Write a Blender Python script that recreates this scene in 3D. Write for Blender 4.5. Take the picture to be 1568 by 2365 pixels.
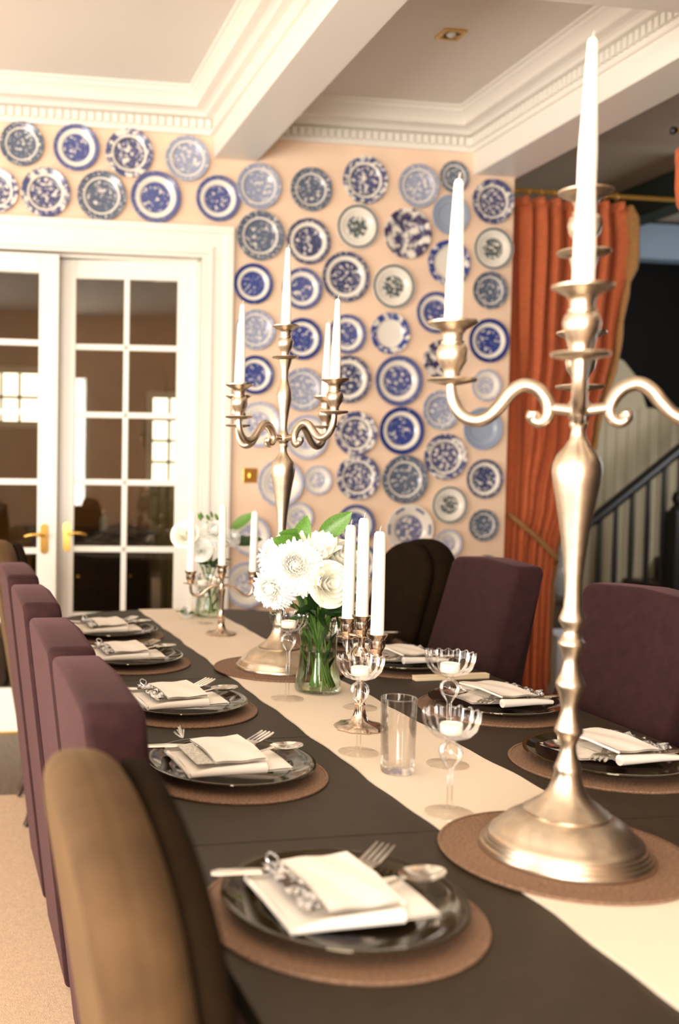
import bpy, bmesh, math, random
from mathutils import Vector, Matrix
random.seed(7)
PI = math.pi
for o in list(bpy.data.objects):
    bpy.data.objects.remove(o, do_unlink=True)
scene = bpy.context.scene
COL = scene.collection

# ------------------------------------------------------------------ camera
cam_d = bpy.data.cameras.new('camera')
cam = bpy.data.objects.new('camera', cam_d)
COL.objects.link(cam)
scene.camera = cam
PITCH, ROLL, YAW = -0.0435, 0.0140, 0.1628
fw = Vector((math.sin(YAW)*math.cos(PITCH), math.cos(YAW)*math.cos(PITCH), math.sin(PITCH)))
r0 = Vector((math.cos(YAW), -math.sin(YAW), 0)); u0 = r0.cross(fw)
r1 = r0*math.cos(ROLL)+u0*math.sin(ROLL); u1 = -r0*math.sin(ROLL)+u0*math.cos(ROLL)
cam.matrix_world = Matrix(((r1.x, u1.x, -fw.x, 0), (r1.y, u1.y, -fw.y, 0), (r1.z, u1.z, -fw.z, 1.36), (0, 0, 0, 1)))
cam_d.sensor_fit = 'VERTICAL'; cam_d.sensor_height = 36.0; cam_d.sensor_width = 24.0
cam_d.lens = 2402.0/2365*36
cam_d.shift_x = (784-341.06)/2365; cam_d.shift_y = -(1182.5-1172.7)/2365
cam_d.clip_start = 0.02
cam_d.dof.use_dof = True
cam_d.dof.focus_distance = 2.35
cam_d.dof.aperture_fstop = 2.4

# ------------------------------------------------------------------ world, daylight, exposure
world = bpy.data.worlds.new('world'); scene.world = world
world.use_nodes = True
bg = world.node_tree.nodes['Background']
bg.inputs[0].default_value = (0.9, 0.9, 0.88, 1); bg.inputs[1].default_value = 1.0

def area(name, loc, direction, sx, sy, power, color):
    d = bpy.data.lights.new(name, 'AREA'); d.shape = 'RECTANGLE'; d.size = sx; d.size_y = sy
    d.energy = power; d.color = color
    o = bpy.data.objects.new(name, d); COL.objects.link(o)
    o.location = loc
    o.rotation_euler = Vector(direction).to_track_quat('-Z', 'Y').to_euler()
    return o
DAY = (1.0, 0.945, 0.865)
# daylight entering through the three windows of the left wall and the one behind
area('daylight_window', (-3.02, -0.85, 1.5), (1, 0.0, 0), 1.4, 1.8, 80, DAY)
area('daylight_window', (-3.02, 1.35, 1.5), (1, 0.0, 0), 1.4, 1.8, 60, DAY)
area('daylight_window', (-3.02, 3.55, 1.5), (1, 0.0, 0), 1.4, 1.8, 30, DAY)
area('daylight_window', (-1.35, -2.47, 1.5), (0, 1, 0), 2.1, 1.8, 170, DAY)
area('hall_fill', (5.85, 5.25, 1.9), (-0.85, 0.5, -0.12), 0.8, 1.4, 24, (0.92, 0.96, 1.0))  # added fill for the hall and the things behind the curtain; no window there

scene.view_settings.view_transform = 'Standard'
scene.view_settings.look = 'None'
scene.view_settings.gamma = 1.0
scene.view_settings.use_curve_mapping = False
scene.view_settings.exposure = 0.95
scene.cycles.transparent_max_bounces = 40
scene.cycles.max_bounces = 10
scene.cycles.diffuse_bounces = 5
scene.cycles.sample_clamp_indirect = 6.0
scene.cycles.use_denoising = True

# ------------------------------------------------------------------ materials
def nmat(name):
    m = bpy.data.materials.new(name); m.use_nodes = True
    nt = m.node_tree; nt.nodes.clear()
    out = nt.nodes.new('ShaderNodeOutputMaterial')
    return m, nt, out

def pmat(name, col, rough=0.6, metal=0.0, noise=0.0, nscale=20.0, bump=0.0, bscale=200.0, sheen=0.0,
         sheen_tint=None, spec=0.5, sss=0.0, stretch=None, coat=0.0, emit=None):
    m, nt, out = nmat(name)
    b = nt.nodes.new('ShaderNodeBsdfPrincipled')
    nt.links.new(b.outputs[0], out.inputs[0])
    b.inputs['Base Color'].default_value = (*col, 1)
    b.inputs['Roughness'].default_value = rough
    b.inputs['Metallic'].default_value = metal
    b.inputs['Specular IOR Level'].default_value = spec
    b.inputs['Coat Weight'].default_value = coat
    if sheen:
        b.inputs['Sheen Weight'].default_value = sheen
        b.inputs['Sheen Roughness'].default_value = 0.35
        b.inputs['Sheen Tint'].default_value = (*(sheen_tint or col), 1)
    if sss:
        b.inputs['Subsurface Weight'].default_value = sss
        b.inputs['Subsurface Radius'].default_value = (0.01, 0.007, 0.004)
    if emit:
        b.inputs['Emission Color'].default_value = (*emit[0], 1); b.inputs['Emission Strength'].default_value = emit[1]
    tc = nt.nodes.new('ShaderNodeTexCoord'); src = tc.outputs['Object']
    if stretch:
        mp = nt.nodes.new('ShaderNodeMapping'); mp.inputs['Scale'].default_value = stretch
        nt.links.new(src, mp.inputs[0]); src = mp.outputs[0]
    if noise:
        n = nt.nodes.new('ShaderNodeTexNoise'); n.inputs['Scale'].default_value = nscale; n.inputs['Detail'].default_value = 4
        nt.links.new(src, n.inputs['Vector'])
        r = nt.nodes.new('ShaderNodeValToRGB')
        r.color_ramp.elements[0].position = 0.3; r.color_ramp.elements[1].position = 0.72
        r.color_ramp.elements[0].color = (*[c*(1-noise) for c in col], 1)
        r.color_ramp.elements[1].color = (*[min(1, c*(1+noise)) for c in col], 1)
        nt.links.new(n.outputs['Fac'], r.inputs[0]); nt.links.new(r.outputs[0], b.inputs['Base Color'])
    if bump:
        n = nt.nodes.new('ShaderNodeTexNoise'); n.inputs['Scale'].default_value = bscale; n.inputs['Detail'].default_value = 2
        nt.links.new(src, n.inputs['Vector'])
        bp = nt.nodes.new('ShaderNodeBump'); bp.inputs['Strength'].default_value = bump; bp.inputs['Distance'].default_value = 0.002
        nt.links.new(n.outputs['Fac'], bp.inputs['Height']); nt.links.new(bp.outputs[0], b.inputs['Normal'])
    return m

def glass_mat(name, tint, rough=0.02, strength=1.0, edge=0.55):
    """thin clear glass: see-through with a mirror-like coat that grows towards grazing angles"""
    m, nt, out = nmat(name)
    tr = nt.nodes.new('ShaderNodeBsdfTransparent'); gl = nt.nodes.new('ShaderNodeBsdfGlossy')
    gl.inputs['Roughness'].default_value = rough; gl.inputs['Color'].default_value = (1, 1, 1, 1)
    lw = nt.nodes.new('ShaderNodeLayerWeight'); lw.inputs['Blend'].default_value = 0.35
    r = nt.nodes.new('ShaderNodeValToRGB')
    r.color_ramp.elements[0].color = (*tint, 1); r.color_ramp.elements[1].color = (*[c*edge for c in tint], 1)
    r.color_ramp.elements[0].position = 0.62
    nt.links.new(lw.outputs['Facing'], r.inputs[0]); nt.links.new(r.outputs[0], tr.inputs[0])
    fr = nt.nodes.new('ShaderNodeFresnel'); fr.inputs['IOR'].default_value = 1.5
    mu = nt.nodes.new('ShaderNodeMath'); mu.operation = 'MULTIPLY'; mu.inputs[1].default_value = strength
    nt.links.new(fr.outputs[0], mu.inputs[0])
    mx = nt.nodes.new('ShaderNodeMixShader')
    nt.links.new(mu.outputs[0], mx.inputs[0]); nt.links.new(tr.outputs[0], mx.inputs[1]); nt.links.new(gl.outputs[0], mx.inputs[2])
    nt.links.new(mx.outputs[0], out.inputs[0])
    return m

M = {}
M['peach'] = pmat('peach_wall_paint', (0.83, 0.61, 0.44), 0.8, noise=0.03, nscale=6, bump=0.05)
M['white'] = pmat('white_gloss_paint', (0.83, 0.79, 0.71), 0.38)
M['ceiling'] = pmat('ceiling_paint', (0.80, 0.75, 0.68), 0.85)
M['hallceil'] = pmat('shade_toned_bay_ceiling', (0.40, 0.31, 0.22), 0.85)  # shade of the dim bay is put into this darker ceiling colour
M['green'] = pmat('dark_green_paint', (0.012, 0.022, 0.014), 0.7)
M['bluegrey'] = pmat('blue_grey_paint', (0.24, 0.32, 0.40), 0.7)
M['brownwall'] = pmat('brown_wall_paint', (0.44, 0.23, 0.085), 0.8, noise=0.15, nscale=3)
M['darkwall'] = pmat('unlit_hall_tone', (0.006, 0.005, 0.004), 0.9)  # near-black colour stands in for the unlit dark of the stairwell
M['cream'] = pmat('cream_boarding', (0.50, 0.42, 0.27), 0.7)
M['floor'] = pmat('floor_sub', (0.05, 0.028, 0.014), 0.5)
M['plank'] = pmat('oak_plank', (0.10, 0.06, 0.033), 0.45, noise=0.35, nscale=8, stretch=(8, 0.8, 1))
M['rug'] = pmat('beige_rug', (0.50, 0.35, 0.23), 0.95, noise=0.12, nscale=120, bump=0.6, bscale=350)
M['table'] = pmat('dark_table_paint', (0.032, 0.022, 0.012), 0.55, noise=0.12, nscale=40, bump=0.08, bscale=300, spec=0.3)
M['linen'] = pmat('cream_linen', (0.76, 0.65, 0.52), 0.9, noise=0.05, nscale=300, bump=0.35, bscale=700)
M['napkin'] = pmat('white_napkin_linen', (0.82, 0.76, 0.68), 0.85, bump=0.15, bscale=500)
M['nickel'] = pmat('brushed_nickel', (0.60, 0.50, 0.385), 0.34, 1.0, noise=0.12, nscale=60)
M['silver'] = pmat('aged_silver', (0.62, 0.50, 0.40), 0.22, 1.0, noise=0.25, nscale=90)
M['steel'] = pmat('polished_steel', (0.80, 0.76, 0.70), 0.14, 1.0)
M['brass'] = pmat('brass', (0.80, 0.50, 0.13), 0.25, 1.0)
M['rodbrass'] = pmat('dull_brass_rod', (0.50, 0.27, 0.05), 0.45, 0.6)
M['wax'] = pmat('white_wax', (0.90, 0.85, 0.76), 0.45, sss=0.25)
M['wick'] = pmat('candle_wick', (0.55, 0.48, 0.38), 0.9)
M['glass'] = glass_mat('clear_glass', (0.995, 0.99, 0.98), edge=0.92, strength=0.6)
M['vaseglass'] = glass_mat('vase_glass', (0.94, 0.96, 0.90), edge=0.7, strength=0.8)
M['pane'] = glass_mat('window_glass', (0.80, 0.76, 0.68), rough=0.0, edge=0.9)
M['water'] = glass_mat('vase_water', (0.90, 0.93, 0.84), rough=0.0, edge=0.8, strength=0.6)
M['charger'] = pmat('smoked_glass_charger', (0.026, 0.018, 0.007), 0.06, spec=0.32)
M['charger'].node_tree.nodes['Principled BSDF'].inputs['Specular Tint'].default_value = (1.0, 0.82, 0.58, 1)
M['mauve'] = pmat('mauve_chenille', (0.026, 0.0085, 0.0088), 0.9, noise=0.2, nscale=35, sheen=0.13, sheen_tint=(0.70, 0.36, 0.38), bump=0.2, bscale=500, spec=0.2)
M['tan'] = pmat('tan_velvet', (0.066, 0.035, 0.014), 0.85, noise=0.2, nscale=18, sheen=0.10, sheen_tint=(0.85, 0.55, 0.25), spec=0.2)
M['brown'] = pmat('dark_brown_velvet', (0.010, 0.0052, 0.0018), 0.95, noise=0.2, nscale=18, spec=0.06)
M['darkwood'] = pmat('dark_walnut', (0.035, 0.018, 0.009), 0.35, noise=0.3, nscale=14, stretch=(6, 6, 1))
M['orange'] = pmat('rust_orange_velvet', (0.50, 0.125, 0.048), 0.85, noise=0.1, nscale=40, sheen=0.3, sheen_tint=(0.9, 0.4, 0.2), spec=0.2)
M['gold'] = pmat('gold_fringe', (0.30, 0.145, 0.04), 0.8, noise=0.3, nscale=120, bump=0.6, bscale=250)
M['black'] = pmat('black_stain', (0.012, 0.009, 0.007), 0.4)
M['petal'] = pmat('white_petal', (0.95, 0.94, 0.88), 0.6, sss=0.4)
M['cpetal'] = pmat('cream_petal', (0.95, 0.91, 0.79), 0.6, sss=0.5)
M['ypetal'] = pmat('pale_yellow_heart', (0.75, 0.66, 0.22), 0.7)
M['leaf'] = pmat('green_leaf', (0.085, 0.20, 0.025), 0.4, noise=0.3, nscale=30)
M['dleaf'] = pmat('dark_green_leaf', (0.022, 0.065, 0.012), 0.45, noise=0.3, nscale=30)
M['stem'] = pmat('green_stem', (0.09, 0.20, 0.03), 0.5)
M['creambox'] = pmat('cream_card', (0.80, 0.66, 0.44), 0.7)
M['whitepaint'] = pmat('white_box_paint', (0.80, 0.86, 0.93), 0.6)
M['porcelain'] = pmat('pale_blue_porcelain', (0.60, 0.70, 0.80), 0.2, noise=0.3, nscale=12)
M['crystal'] = pmat('silver_foil', (0.75, 0.76, 0.80), 0.2, 0.9, noise=0.5, nscale=300)
M['organza'] = pmat('silver_organza', (0.60, 0.57, 0.50), 0.6, noise=0.4, nscale=200)
M['darkribbon'] = pmat('dark_tag', (0.06, 0.035, 0.02), 0.5)
M['redfelt'] = pmat('red_fabric', (0.55, 0.04, 0.015), 0.8, sheen=0.2)
M['glow_pane'] = pmat('glowing_pane', (0.8, 0.85, 0.8), 0.5, emit=((1.0, 1.0, 0.86), 1.9))  # emission added so these panes light the room beyond the doors
M['drape'] = pmat('beige_drape', (0.55, 0.48, 0.30), 0.9)
M['bulb'] = pmat('frosted_bulb', (0.8, 0.78, 0.7), 0.3)

# ring-ribbed woven mat
def mat_woven():
    m, nt, out = nmat('woven_brown_mat')
    b = nt.nodes.new('ShaderNodeBsdfPrincipled'); nt.links.new(b.outputs[0], out.inputs[0])
    b.inputs['Roughness'].default_value = 0.75
    tc = nt.nodes.new('ShaderNodeTexCoord')
    ln = nt.nodes.new('ShaderNodeVectorMath'); ln.operation = 'LENGTH'; nt.links.new(tc.outputs['Object'], ln.inputs[0])
    n = nt.nodes.new('ShaderNodeTexNoise'); n.inputs['Scale'].default_value = 260; nt.links.new(tc.outputs['Object'], n.inputs['Vector'])
    r = nt.nodes.new('ShaderNodeValToRGB'); r.color_ramp.elements[0].color = (0.125, 0.062, 0.032, 1); r.color_ramp.elements[1].color = (0.27, 0.158, 0.095, 1)
    r.color_ramp.elements[0].position = 0.3; r.color_ramp.elements[1].position = 0.7
    nt.links.new(n.outputs['Fac'], r.inputs[0]); nt.links.new(r.outputs[0], b.inputs['Base Color'])
    bp = nt.nodes.new('ShaderNodeBump'); bp.inputs['Strength'].default_value = 0.5; bp.inputs['Distance'].default_value = 0.002
    nt.links.new(n.outputs['Fac'], bp.inputs['Height']); nt.links.new(bp.outputs[0], b.inputs['Normal'])
    return m
M['woven'] = mat_woven()

def plate_mat(name, rim, centre, white=(0.80, 0.75, 0.66), rim_amt=0.3, rim_scale=9.0, cen_amt=0.5, cen_scale=6.5,
              rc=0.60, rr=0.74, line=None, edge_line=False, segs=0):
    """printed earthenware: picture in the middle, thin line, white cavetto, patterned border"""
    m, nt, out = nmat(name); N = nt.nodes; Lk = nt.links
    b = N.new('ShaderNodeBsdfPrincipled'); Lk.new(b.outputs[0], out.inputs[0])
    b.inputs['Roughness'].default_value = 0.18
    tc = N.new('ShaderNodeTexCoord'); sx = N.new('ShaderNodeSeparateXYZ'); Lk.new(tc.outputs['Object'], sx.inputs[0])
    cb = N.new('ShaderNodeCombineXYZ'); Lk.new(sx.outputs[0], cb.inputs[0]); Lk.new(sx.outputs[1], cb.inputs[1])
    ln = N.new('ShaderNodeVectorMath'); ln.operation = 'LENGTH'; Lk.new(cb.outputs[0], ln.inputs[0]); r = ln.outputs['Value']
    oi = N.new('ShaderNodeObjectInfo'); rm = N.new('ShaderNodeMath'); rm.operation = 'MULTIPLY'; rm.inputs[1].default_value = 40
    Lk.new(oi.outputs['Random'], rm.inputs[0])
    ad = N.new('ShaderNodeVectorMath'); ad.operation = 'ADD'; Lk.new(cb.outputs[0], ad.inputs[0]); Lk.new(rm.outputs[0], ad.inputs[1])
    def noise(sc, det):
        n = N.new('ShaderNodeTexNoise'); n.inputs['Scale'].default_value = sc; n.inputs['Detail'].default_value = det
        Lk.new(ad.outputs[0], n.inputs['Vector']); return n.outputs['Fac']
    def step(v, e, w=0.02):
        mr = N.new('ShaderNodeMapRange'); mr.inputs['From Min'].default_value = e-w; mr.inputs['From Max'].default_value = e+w
        Lk.new(v, mr.inputs['Value']); return mr.outputs[0]
    def mix(f, a, c):
        mx = N.new('ShaderNodeMix'); mx.data_type = 'RGBA'
        if isinstance(f, float): mx.inputs['Factor'].default_value = f
        else: Lk.new(f, mx.inputs['Factor'])
        for s, v in ((6, a), (7, c)):
            if isinstance(v, tuple): mx.inputs[s].default_value = (*v, 1)
            else: Lk.new(v, mx.inputs[s])
        return mx.outputs[2]
    cen = mix(step(noise(cen_scale, 5), 1-cen_amt, 0.06), white, centre)
    rimc = mix(step(noise(rim_scale, 3), 1-rim_amt if rim_amt < 1 else -1, 0.07), white, rim)
    if rim_amt <= 0: rimc = white
    if segs:
        at = N.new('ShaderNodeMath'); at.operation = 'ARCTAN2'; Lk.new(sx.outputs[1], at.inputs[0]); Lk.new(sx.outputs[0], at.inputs[1])
        ml = N.new('ShaderNodeMath'); ml.operation = 'MULTIPLY'; ml.inputs[1].default_value = segs; Lk.new(at.outputs[0], ml.inputs[0])
        cs = N.new('ShaderNodeMath'); cs.operation = 'COSINE'; Lk.new(ml.outputs[0], cs.inputs[0])
        rimc = mix(step(cs.outputs[0], 0.1, 0.15), white, rim)
    col = mix(step(r, rc), cen, line or centre)
    col = mix(step(r, rc+0.05), col, white)
    col = mix(step(r, rr), col, rimc)
    if edge_line or segs:
        col = mix(step(r, 0.91), col, white if segs else rim)
        if edge_line: col = mix(step(r, 0.96), col, white)
    Lk.new(col, b.inputs['Base Color'])
    return m
W = (0.80, 0.75, 0.66)
PT = {
 'grey_willow': (plate_mat('grey_willow', (0.10, 0.125, 0.18), (0.105, 0.13, 0.19), rim_amt=0.62, cen_amt=0.60, rc=0.62, rr=0.74), 'dark grey-blue willow plate'),
 'ring': (plate_mat('white_ring', (0.095, 0.115, 0.27), (0.075, 0.095, 0.26), rim_amt=0.68, cen_amt=0.60, rc=0.55, rr=0.80), 'blue plate with broad white ring'),
 'ornate': (plate_mat('ornate_border', (0.075, 0.085, 0.20), (0.085, 0.09, 0.19), rim_amt=0.54, rim_scale=4.5, cen_amt=0.56, rc=0.60, rr=0.74, line=(0.03, 0.035, 0.08)), 'plate with patchy dark blue border'),
 'pale': (plate_mat('pale_lavender', (0.29, 0.32, 0.43), (0.29, 0.32, 0.44), rim_amt=0.62, cen_amt=0.58, rc=0.66, rr=0.78), 'faded pale lavender willow plate'),
 'vivid': (plate_mat('vivid_cobalt', (0.022, 0.042, 0.20), (0.035, 0.06, 0.24), rim_amt=0.72, cen_amt=0.61, rc=0.57, rr=0.80), 'vivid cobalt plate with white ring'),
 'darkring': (plate_mat('ink_willow', (0.075, 0.08, 0.15), (0.05, 0.06, 0.14), rim_amt=0.62, cen_amt=0.58, rc=0.60, rr=0.82), 'ink-dark willow plate with white ring'),
 'green': (plate_mat('green_centre', (0.05, 0.075, 0.09), (0.08, 0.105, 0.105), rim_amt=1.0, cen_amt=0.55, rc=0.50, rr=0.86, line=W, edge_line=True), 'white plate with grey-green centre'),
 'floral': (plate_mat('dark_floral', (0.05, 0.04, 0.11), (0.055, 0.045, 0.12), rim_amt=0.52, rim_scale=2.6, cen_amt=0.50, cen_scale=2.6, rc=0.70, rr=0.71, line=(0.3, 0.28, 0.3)), 'plate covered in bold dark violet flowers'),
 'plain': (plate_mat('pale_blue', (0.28, 0.34, 0.46), (0.31, 0.37, 0.48), rim_amt=0.85, cen_amt=0.85, rc=0.66, rr=0.72), 'plain pale grey-blue plate'),
 'bluerim': (plate_mat('blue_rim', (0.04, 0.07, 0.28), (0.5, 0.5, 0.55), rim_amt=0.55, rim_scale=3.2, cen_amt=0.22, rc=0.60, rr=0.68, line=W), 'white-centred plate with blotchy blue rim'),
 'segment': (plate_mat('segmented', (0.14, 0.16, 0.28), (0.16, 0.17, 0.30), cen_amt=0.56, rc=0.52, rr=0.80, segs=6), 'white plate with six blue rim segments'),
 'whitewide': (plate_mat('white_lavender', (0.40, 0.42, 0.56), (0.34, 0.36, 0.52), rim_amt=0.62, cen_amt=0.52, rc=0.48, rr=0.84), 'whitish plate with faint lavender picture'),
}

# ------------------------------------------------------------------ geometry helpers
class MB:
    def __init__(s): s.v = []; s.f = []
    def add(s, vs, fs):
        k = len(s.v); s.v += [tuple(v) for v in vs]; s.f += [tuple(i+k for i in f) for f in fs]; return s
    def box(s, x0, x1, y0, y1, z0, z1):
        return s.add([(x0,y0,z0),(x1,y0,z0),(x1,y1,z0),(x0,y1,z0),(x0,y0,z1),(x1,y0,z1),(x1,y1,z1),(x0,y1,z1)],
                     [(0,3,2,1),(4,5,6,7),(0,1,5,4),(1,2,6,5),(2,3,7,6),(3,0,4,7)])
    def lathe(s, prof, seg=32, c=(0,0,0), mod=None):
        vs = []; fs = []; n = len(prof)
        for (r, z) in prof:
            for k in range(seg):
                a = 2*PI*k/seg; rr = r*(mod(a, r, z) if mod else 1)
                vs.append((c[0]+rr*math.cos(a), c[1]+rr*math.sin(a), c[2]+z))
        for i in range(n-1):
            for k in range(seg):
                k2 = (k+1) % seg
                fs.append((i*seg+k, i*seg+k2, (i+1)*seg+k2, (i+1)*seg+k))
        return s.add(vs, fs)
    def tube(s, pts, rad, seg=10, flat=1.0, caps=True):
        pts = [Vector(p) for p in pts]; n = len(pts); vs = []; fs = []
        up = None
        for i, p in enumerate(pts):
            t = (pts[min(i+1, n-1)]-pts[max(i-1, 0)]).normalized()
            if up is None:
                up = Vector((0, 0, 1)) if abs(t.z) < 0.9 else Vector((1, 0, 0))
            a = t.cross(up)
            if a.length < 1e-4: a = t.orthogonal()
            a.normalize(); b = a.cross(t).normalized(); up = b
            r = rad[i] if isinstance(rad, (list, tuple)) else rad
            for k in range(seg):
                q = 2*PI*k/seg
                vs.append(p+a*(math.cos(q)*r)+b*(math.sin(q)*r*flat))
        for i in range(n-1):
            for k in range(seg):
                k2 = (k+1) % seg
                fs.append((i*seg+k, i*seg+k2, (i+1)*seg+k2, (i+1)*seg+k))
        if caps:
            fs.append(tuple(range(seg))[::-1]); fs.append(tuple((n-1)*seg+k for k in range(seg)))
        return s.add(vs, fs)
    def grid(s, fn, nu, nv):
        vs = [fn(i/nu, j/nv) for j in range(nv+1) for i in range(nu+1)]
        fs = [(j*(nu+1)+i, j*(nu+1)+i+1, (j+1)*(nu+1)+i+1, (j+1)*(nu+1)+i) for j in range(nv) for i in range(nu)]
        return s.add(vs, fs)
    def prism(s, outline, z0, z1):
        n = len(outline)
        vs = [(x, y, z0) for x, y in outline]+[(x, y, z1) for x, y in outline]
        fs = [tuple(range(n))[::-1], tuple(range(n, 2*n))]+[(i, (i+1) % n, n+(i+1) % n, n+i) for i in range(n)]
        return s.add(vs, fs)
    def mesh(s, name, mat, smooth=False):
        me = bpy.data.meshes.new(name); me.from_pydata(s.v, [], s.f); me.update()
        bm = bmesh.new(); bm.from_mesh(me); bmesh.ops.recalc_face_normals(bm, faces=bm.faces); bm.to_mesh(me); bm.free()
        me.materials.append(M[mat] if isinstance(mat, str) else mat)
        if smooth:
            for p in me.polygons: p.use_smooth = True
            try: me.set_sharp_from_angle(angle=math.radians(50))
            except Exception: pass
        return me
    def build(s, name, mat, parent=None, smooth=False, loc=(0,0,0), rot=(0,0,0), bevel=0, solid=0, seg=2):
        return link(name, s.mesh(name, mat, smooth), parent, loc, rot, bevel, solid, seg)

def link(name, me, parent=None, loc=(0,0,0), rot=(0,0,0), bevel=0, solid=0, seg=2, scale=None):
    o = bpy.data.objects.new(name, me); COL.objects.link(o)
    o.location = loc; o.rotation_euler = rot
    if scale: o.scale = scale
    if parent: o.parent = parent
    if solid:
        m = o.modifiers.new('solid', 'SOLIDIFY'); m.thickness = solid; m.offset = 0
    if bevel:
        m = o.modifiers.new('bevel', 'BEVEL'); m.width = bevel; m.segments = seg; m.limit_method = 'ANGLE'; m.angle_limit = math.radians(40)
    return o
def tag(o, label, cat, group=None):
    o['label'] = label; o['category'] = cat
    if group: o['group'] = group
    return o
def thing(name, label, cat, loc=(0,0,0), rz=0.0, group=None):
    o = bpy.data.objects.new(name, None); COL.objects.link(o); o.empty_display_size = 0.05
    o.location = loc; o.rotation_euler = (0, 0, rz)
    return tag(o, label, cat, group)
def copy_tree(o, parent=None):
    c = o.copy(); COL.objects.link(c); c.parent = parent
    for ch in list(o.children): copy_tree(ch, c)
    return c
def struct(o, label=None):
    o['kind'] = 'structure'
    if label: o['label'] = label
    return o
def smooth_path(pts, n=6):
    """Catmull-Rom through points"""
    P = [Vector(p) for p in pts]; out = []
    for i in range(len(P)-1):
        a, b, c, d = P[max(i-1, 0)], P[i], P[i+1], P[min(i+2, len(P)-1)]
        for k in range(n):
            t = k/n
            out.append(0.5*((2*b)+(c-a)*t+(2*a-5*b+4*c-d)*t*t+(3*b-a-3*c+d)*t**3))
    out.append(P[-1]); return out

# ------------------------------------------------------------------ room shell
YW = 5.17           # face of the plate wall
XE = 2.784          # where that wall ends
struct(MB().box(-3.3, 6.1, -2.6, 8.3, -0.06, -0.002).build('floor', 'floor'), 'dark wooden floor')
fl = bpy.data.objects['floor']
pl_me = MB().box(-0.068, 0.068, 0, 1.12, -0.001, 0.008).mesh('plank', 'plank')
for i in range(46):
    link('plank', pl_me, fl, (-3.2+i*0.14, 4.04, 0), bevel=0.002, seg=1)

HC = 3.19
wb = MB()
wb.box(-3.3, -0.33, YW, YW+0.2, 0, HC).box(-0.33, 1.125, YW, YW+0.2, 2.40, HC).box(1.125, XE, YW, YW+0.2, 0, HC)
struct(wb.build('wall_back', 'peach'), 'peach wall behind the blue plates')
wl = MB()
WZ0, WZ1 = 0.55, 2.35
ys = [-2.6, -1.6, -0.1, 0.6, 2.1, 2.8, 4.3, 5.17]
for i in range(0, 8, 2): wl.box(-3.3, -3.15, ys[i], ys[i+1], 0, HC)
for i in range(1, 7, 2): wl.box(-3.3, -3.15, ys[i], ys[i+1], 0, WZ0).box(-3.3, -3.15, ys[i], ys[i+1], WZ1, HC)
struct(wl.build('wall_left', 'peach'))
n = 1
for i in (1, 3, 5):
    w = bpy.data.objects.new('window_%d' % n, None); COL.objects.link(w); struct(w, 'white sash window in the left wall'); n += 1
    y0, y1 = ys[i], ys[i+1]
    f = MB().box(-3.28, -3.18, y0, y0+0.06, WZ0, WZ1).box(-3.28, -3.18, y1-0.06, y1, WZ0, WZ1).box(-3.28, -3.18, y0, y1, WZ0, WZ0+0.06).box(-3.28, -3.18, y0, y1, WZ1-0.06, WZ1)
    f.box(-3.25, -3.21, y0, y1, 1.43, 1.47).build('window_frame', 'white', w)
    MB().box(-3.25, -3.21, (y0+y1)/2-0.02, (y0+y1)/2+0.02, WZ0, WZ1).build('muntin', 'white', w)
wr = MB().box(-3.3, -2.45, -2.75, -2.6, 0, HC).box(-2.45, -0.25, -2.75, -2.6, 0, WZ0).box(-2.45, -0.25, -2.75, -2.6, WZ1, HC).box(-0.25, 6.1, -2.75, -2.6, 0, HC)
struct(wr.build('wall_front', 'peach'))
w = bpy.data.objects.new('window_4', None); COL.objects.link(w); struct(w, 'wide white window behind the table end')
f = MB().box(-2.45, -2.39, -2.72, -2.62, WZ0, WZ1).box(-0.31, -0.25, -2.72, -2.62, WZ0, WZ1).box(-2.39, -0.31, -2.72, -2.62, WZ0, WZ0+0.06).box(-2.39, -0.31, -2.72, -2.62, WZ1-0.06, WZ1)
f.build('window_frame', 'white', w)
for x in (-1.67, -0.99): MB().box(x, x+0.04, -2.69, -2.65, WZ0+0.06, WZ1-0.06).build('muntin', 'white', w)
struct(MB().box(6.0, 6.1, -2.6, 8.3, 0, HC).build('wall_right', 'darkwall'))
struct(MB().box(-3.3, 2.80, -2.6, YW+0.2, HC, HC+0.08).build('ceiling', 'ceiling'), 'off-white coffered ceiling')
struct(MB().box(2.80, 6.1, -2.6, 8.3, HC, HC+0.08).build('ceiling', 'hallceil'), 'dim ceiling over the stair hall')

# beams
BZ = 2.886
b1 = struct(MB().box(1.156, 1.385, -2.6, YW, BZ, HC).build('ceiling_beam', 'white', bevel=0.004, seg=1), 'white ceiling beam meeting the plate wall mid-way')
b2 = struct(MB().box(2.551, 2.80, -2.6, YW+0.2, BZ, HC).build('ceiling_beam', 'white', bevel=0.004, seg=1), 'white ceiling beam beside the orange curtain')
b3 = struct(MB().box(1.385, 2.551, 2.96, 3.22, BZ, HC).box(-3.15, 1.156, 2.96, 3.22, BZ, HC).build('ceiling_beam', 'white', bevel=0.004, seg=1), 'white cross beam of the ceiling')
CP = [(0.0, 2.998), (0.020, 2.998), (0.022, 3.012), (0.013, 3.016), (0.013, 3.072), (0.050, 3.077), (0.060, 3.090), (0.075, 3.098),
      (0.112, 3.102), (0.112, 3.114), (0.100, 3.121), (0.112, 3.136), (0.128, 3.155), (0.138, 3.163), (0.140, 3.176), (0.152, 3.180), (0.156, HC)]
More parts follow.
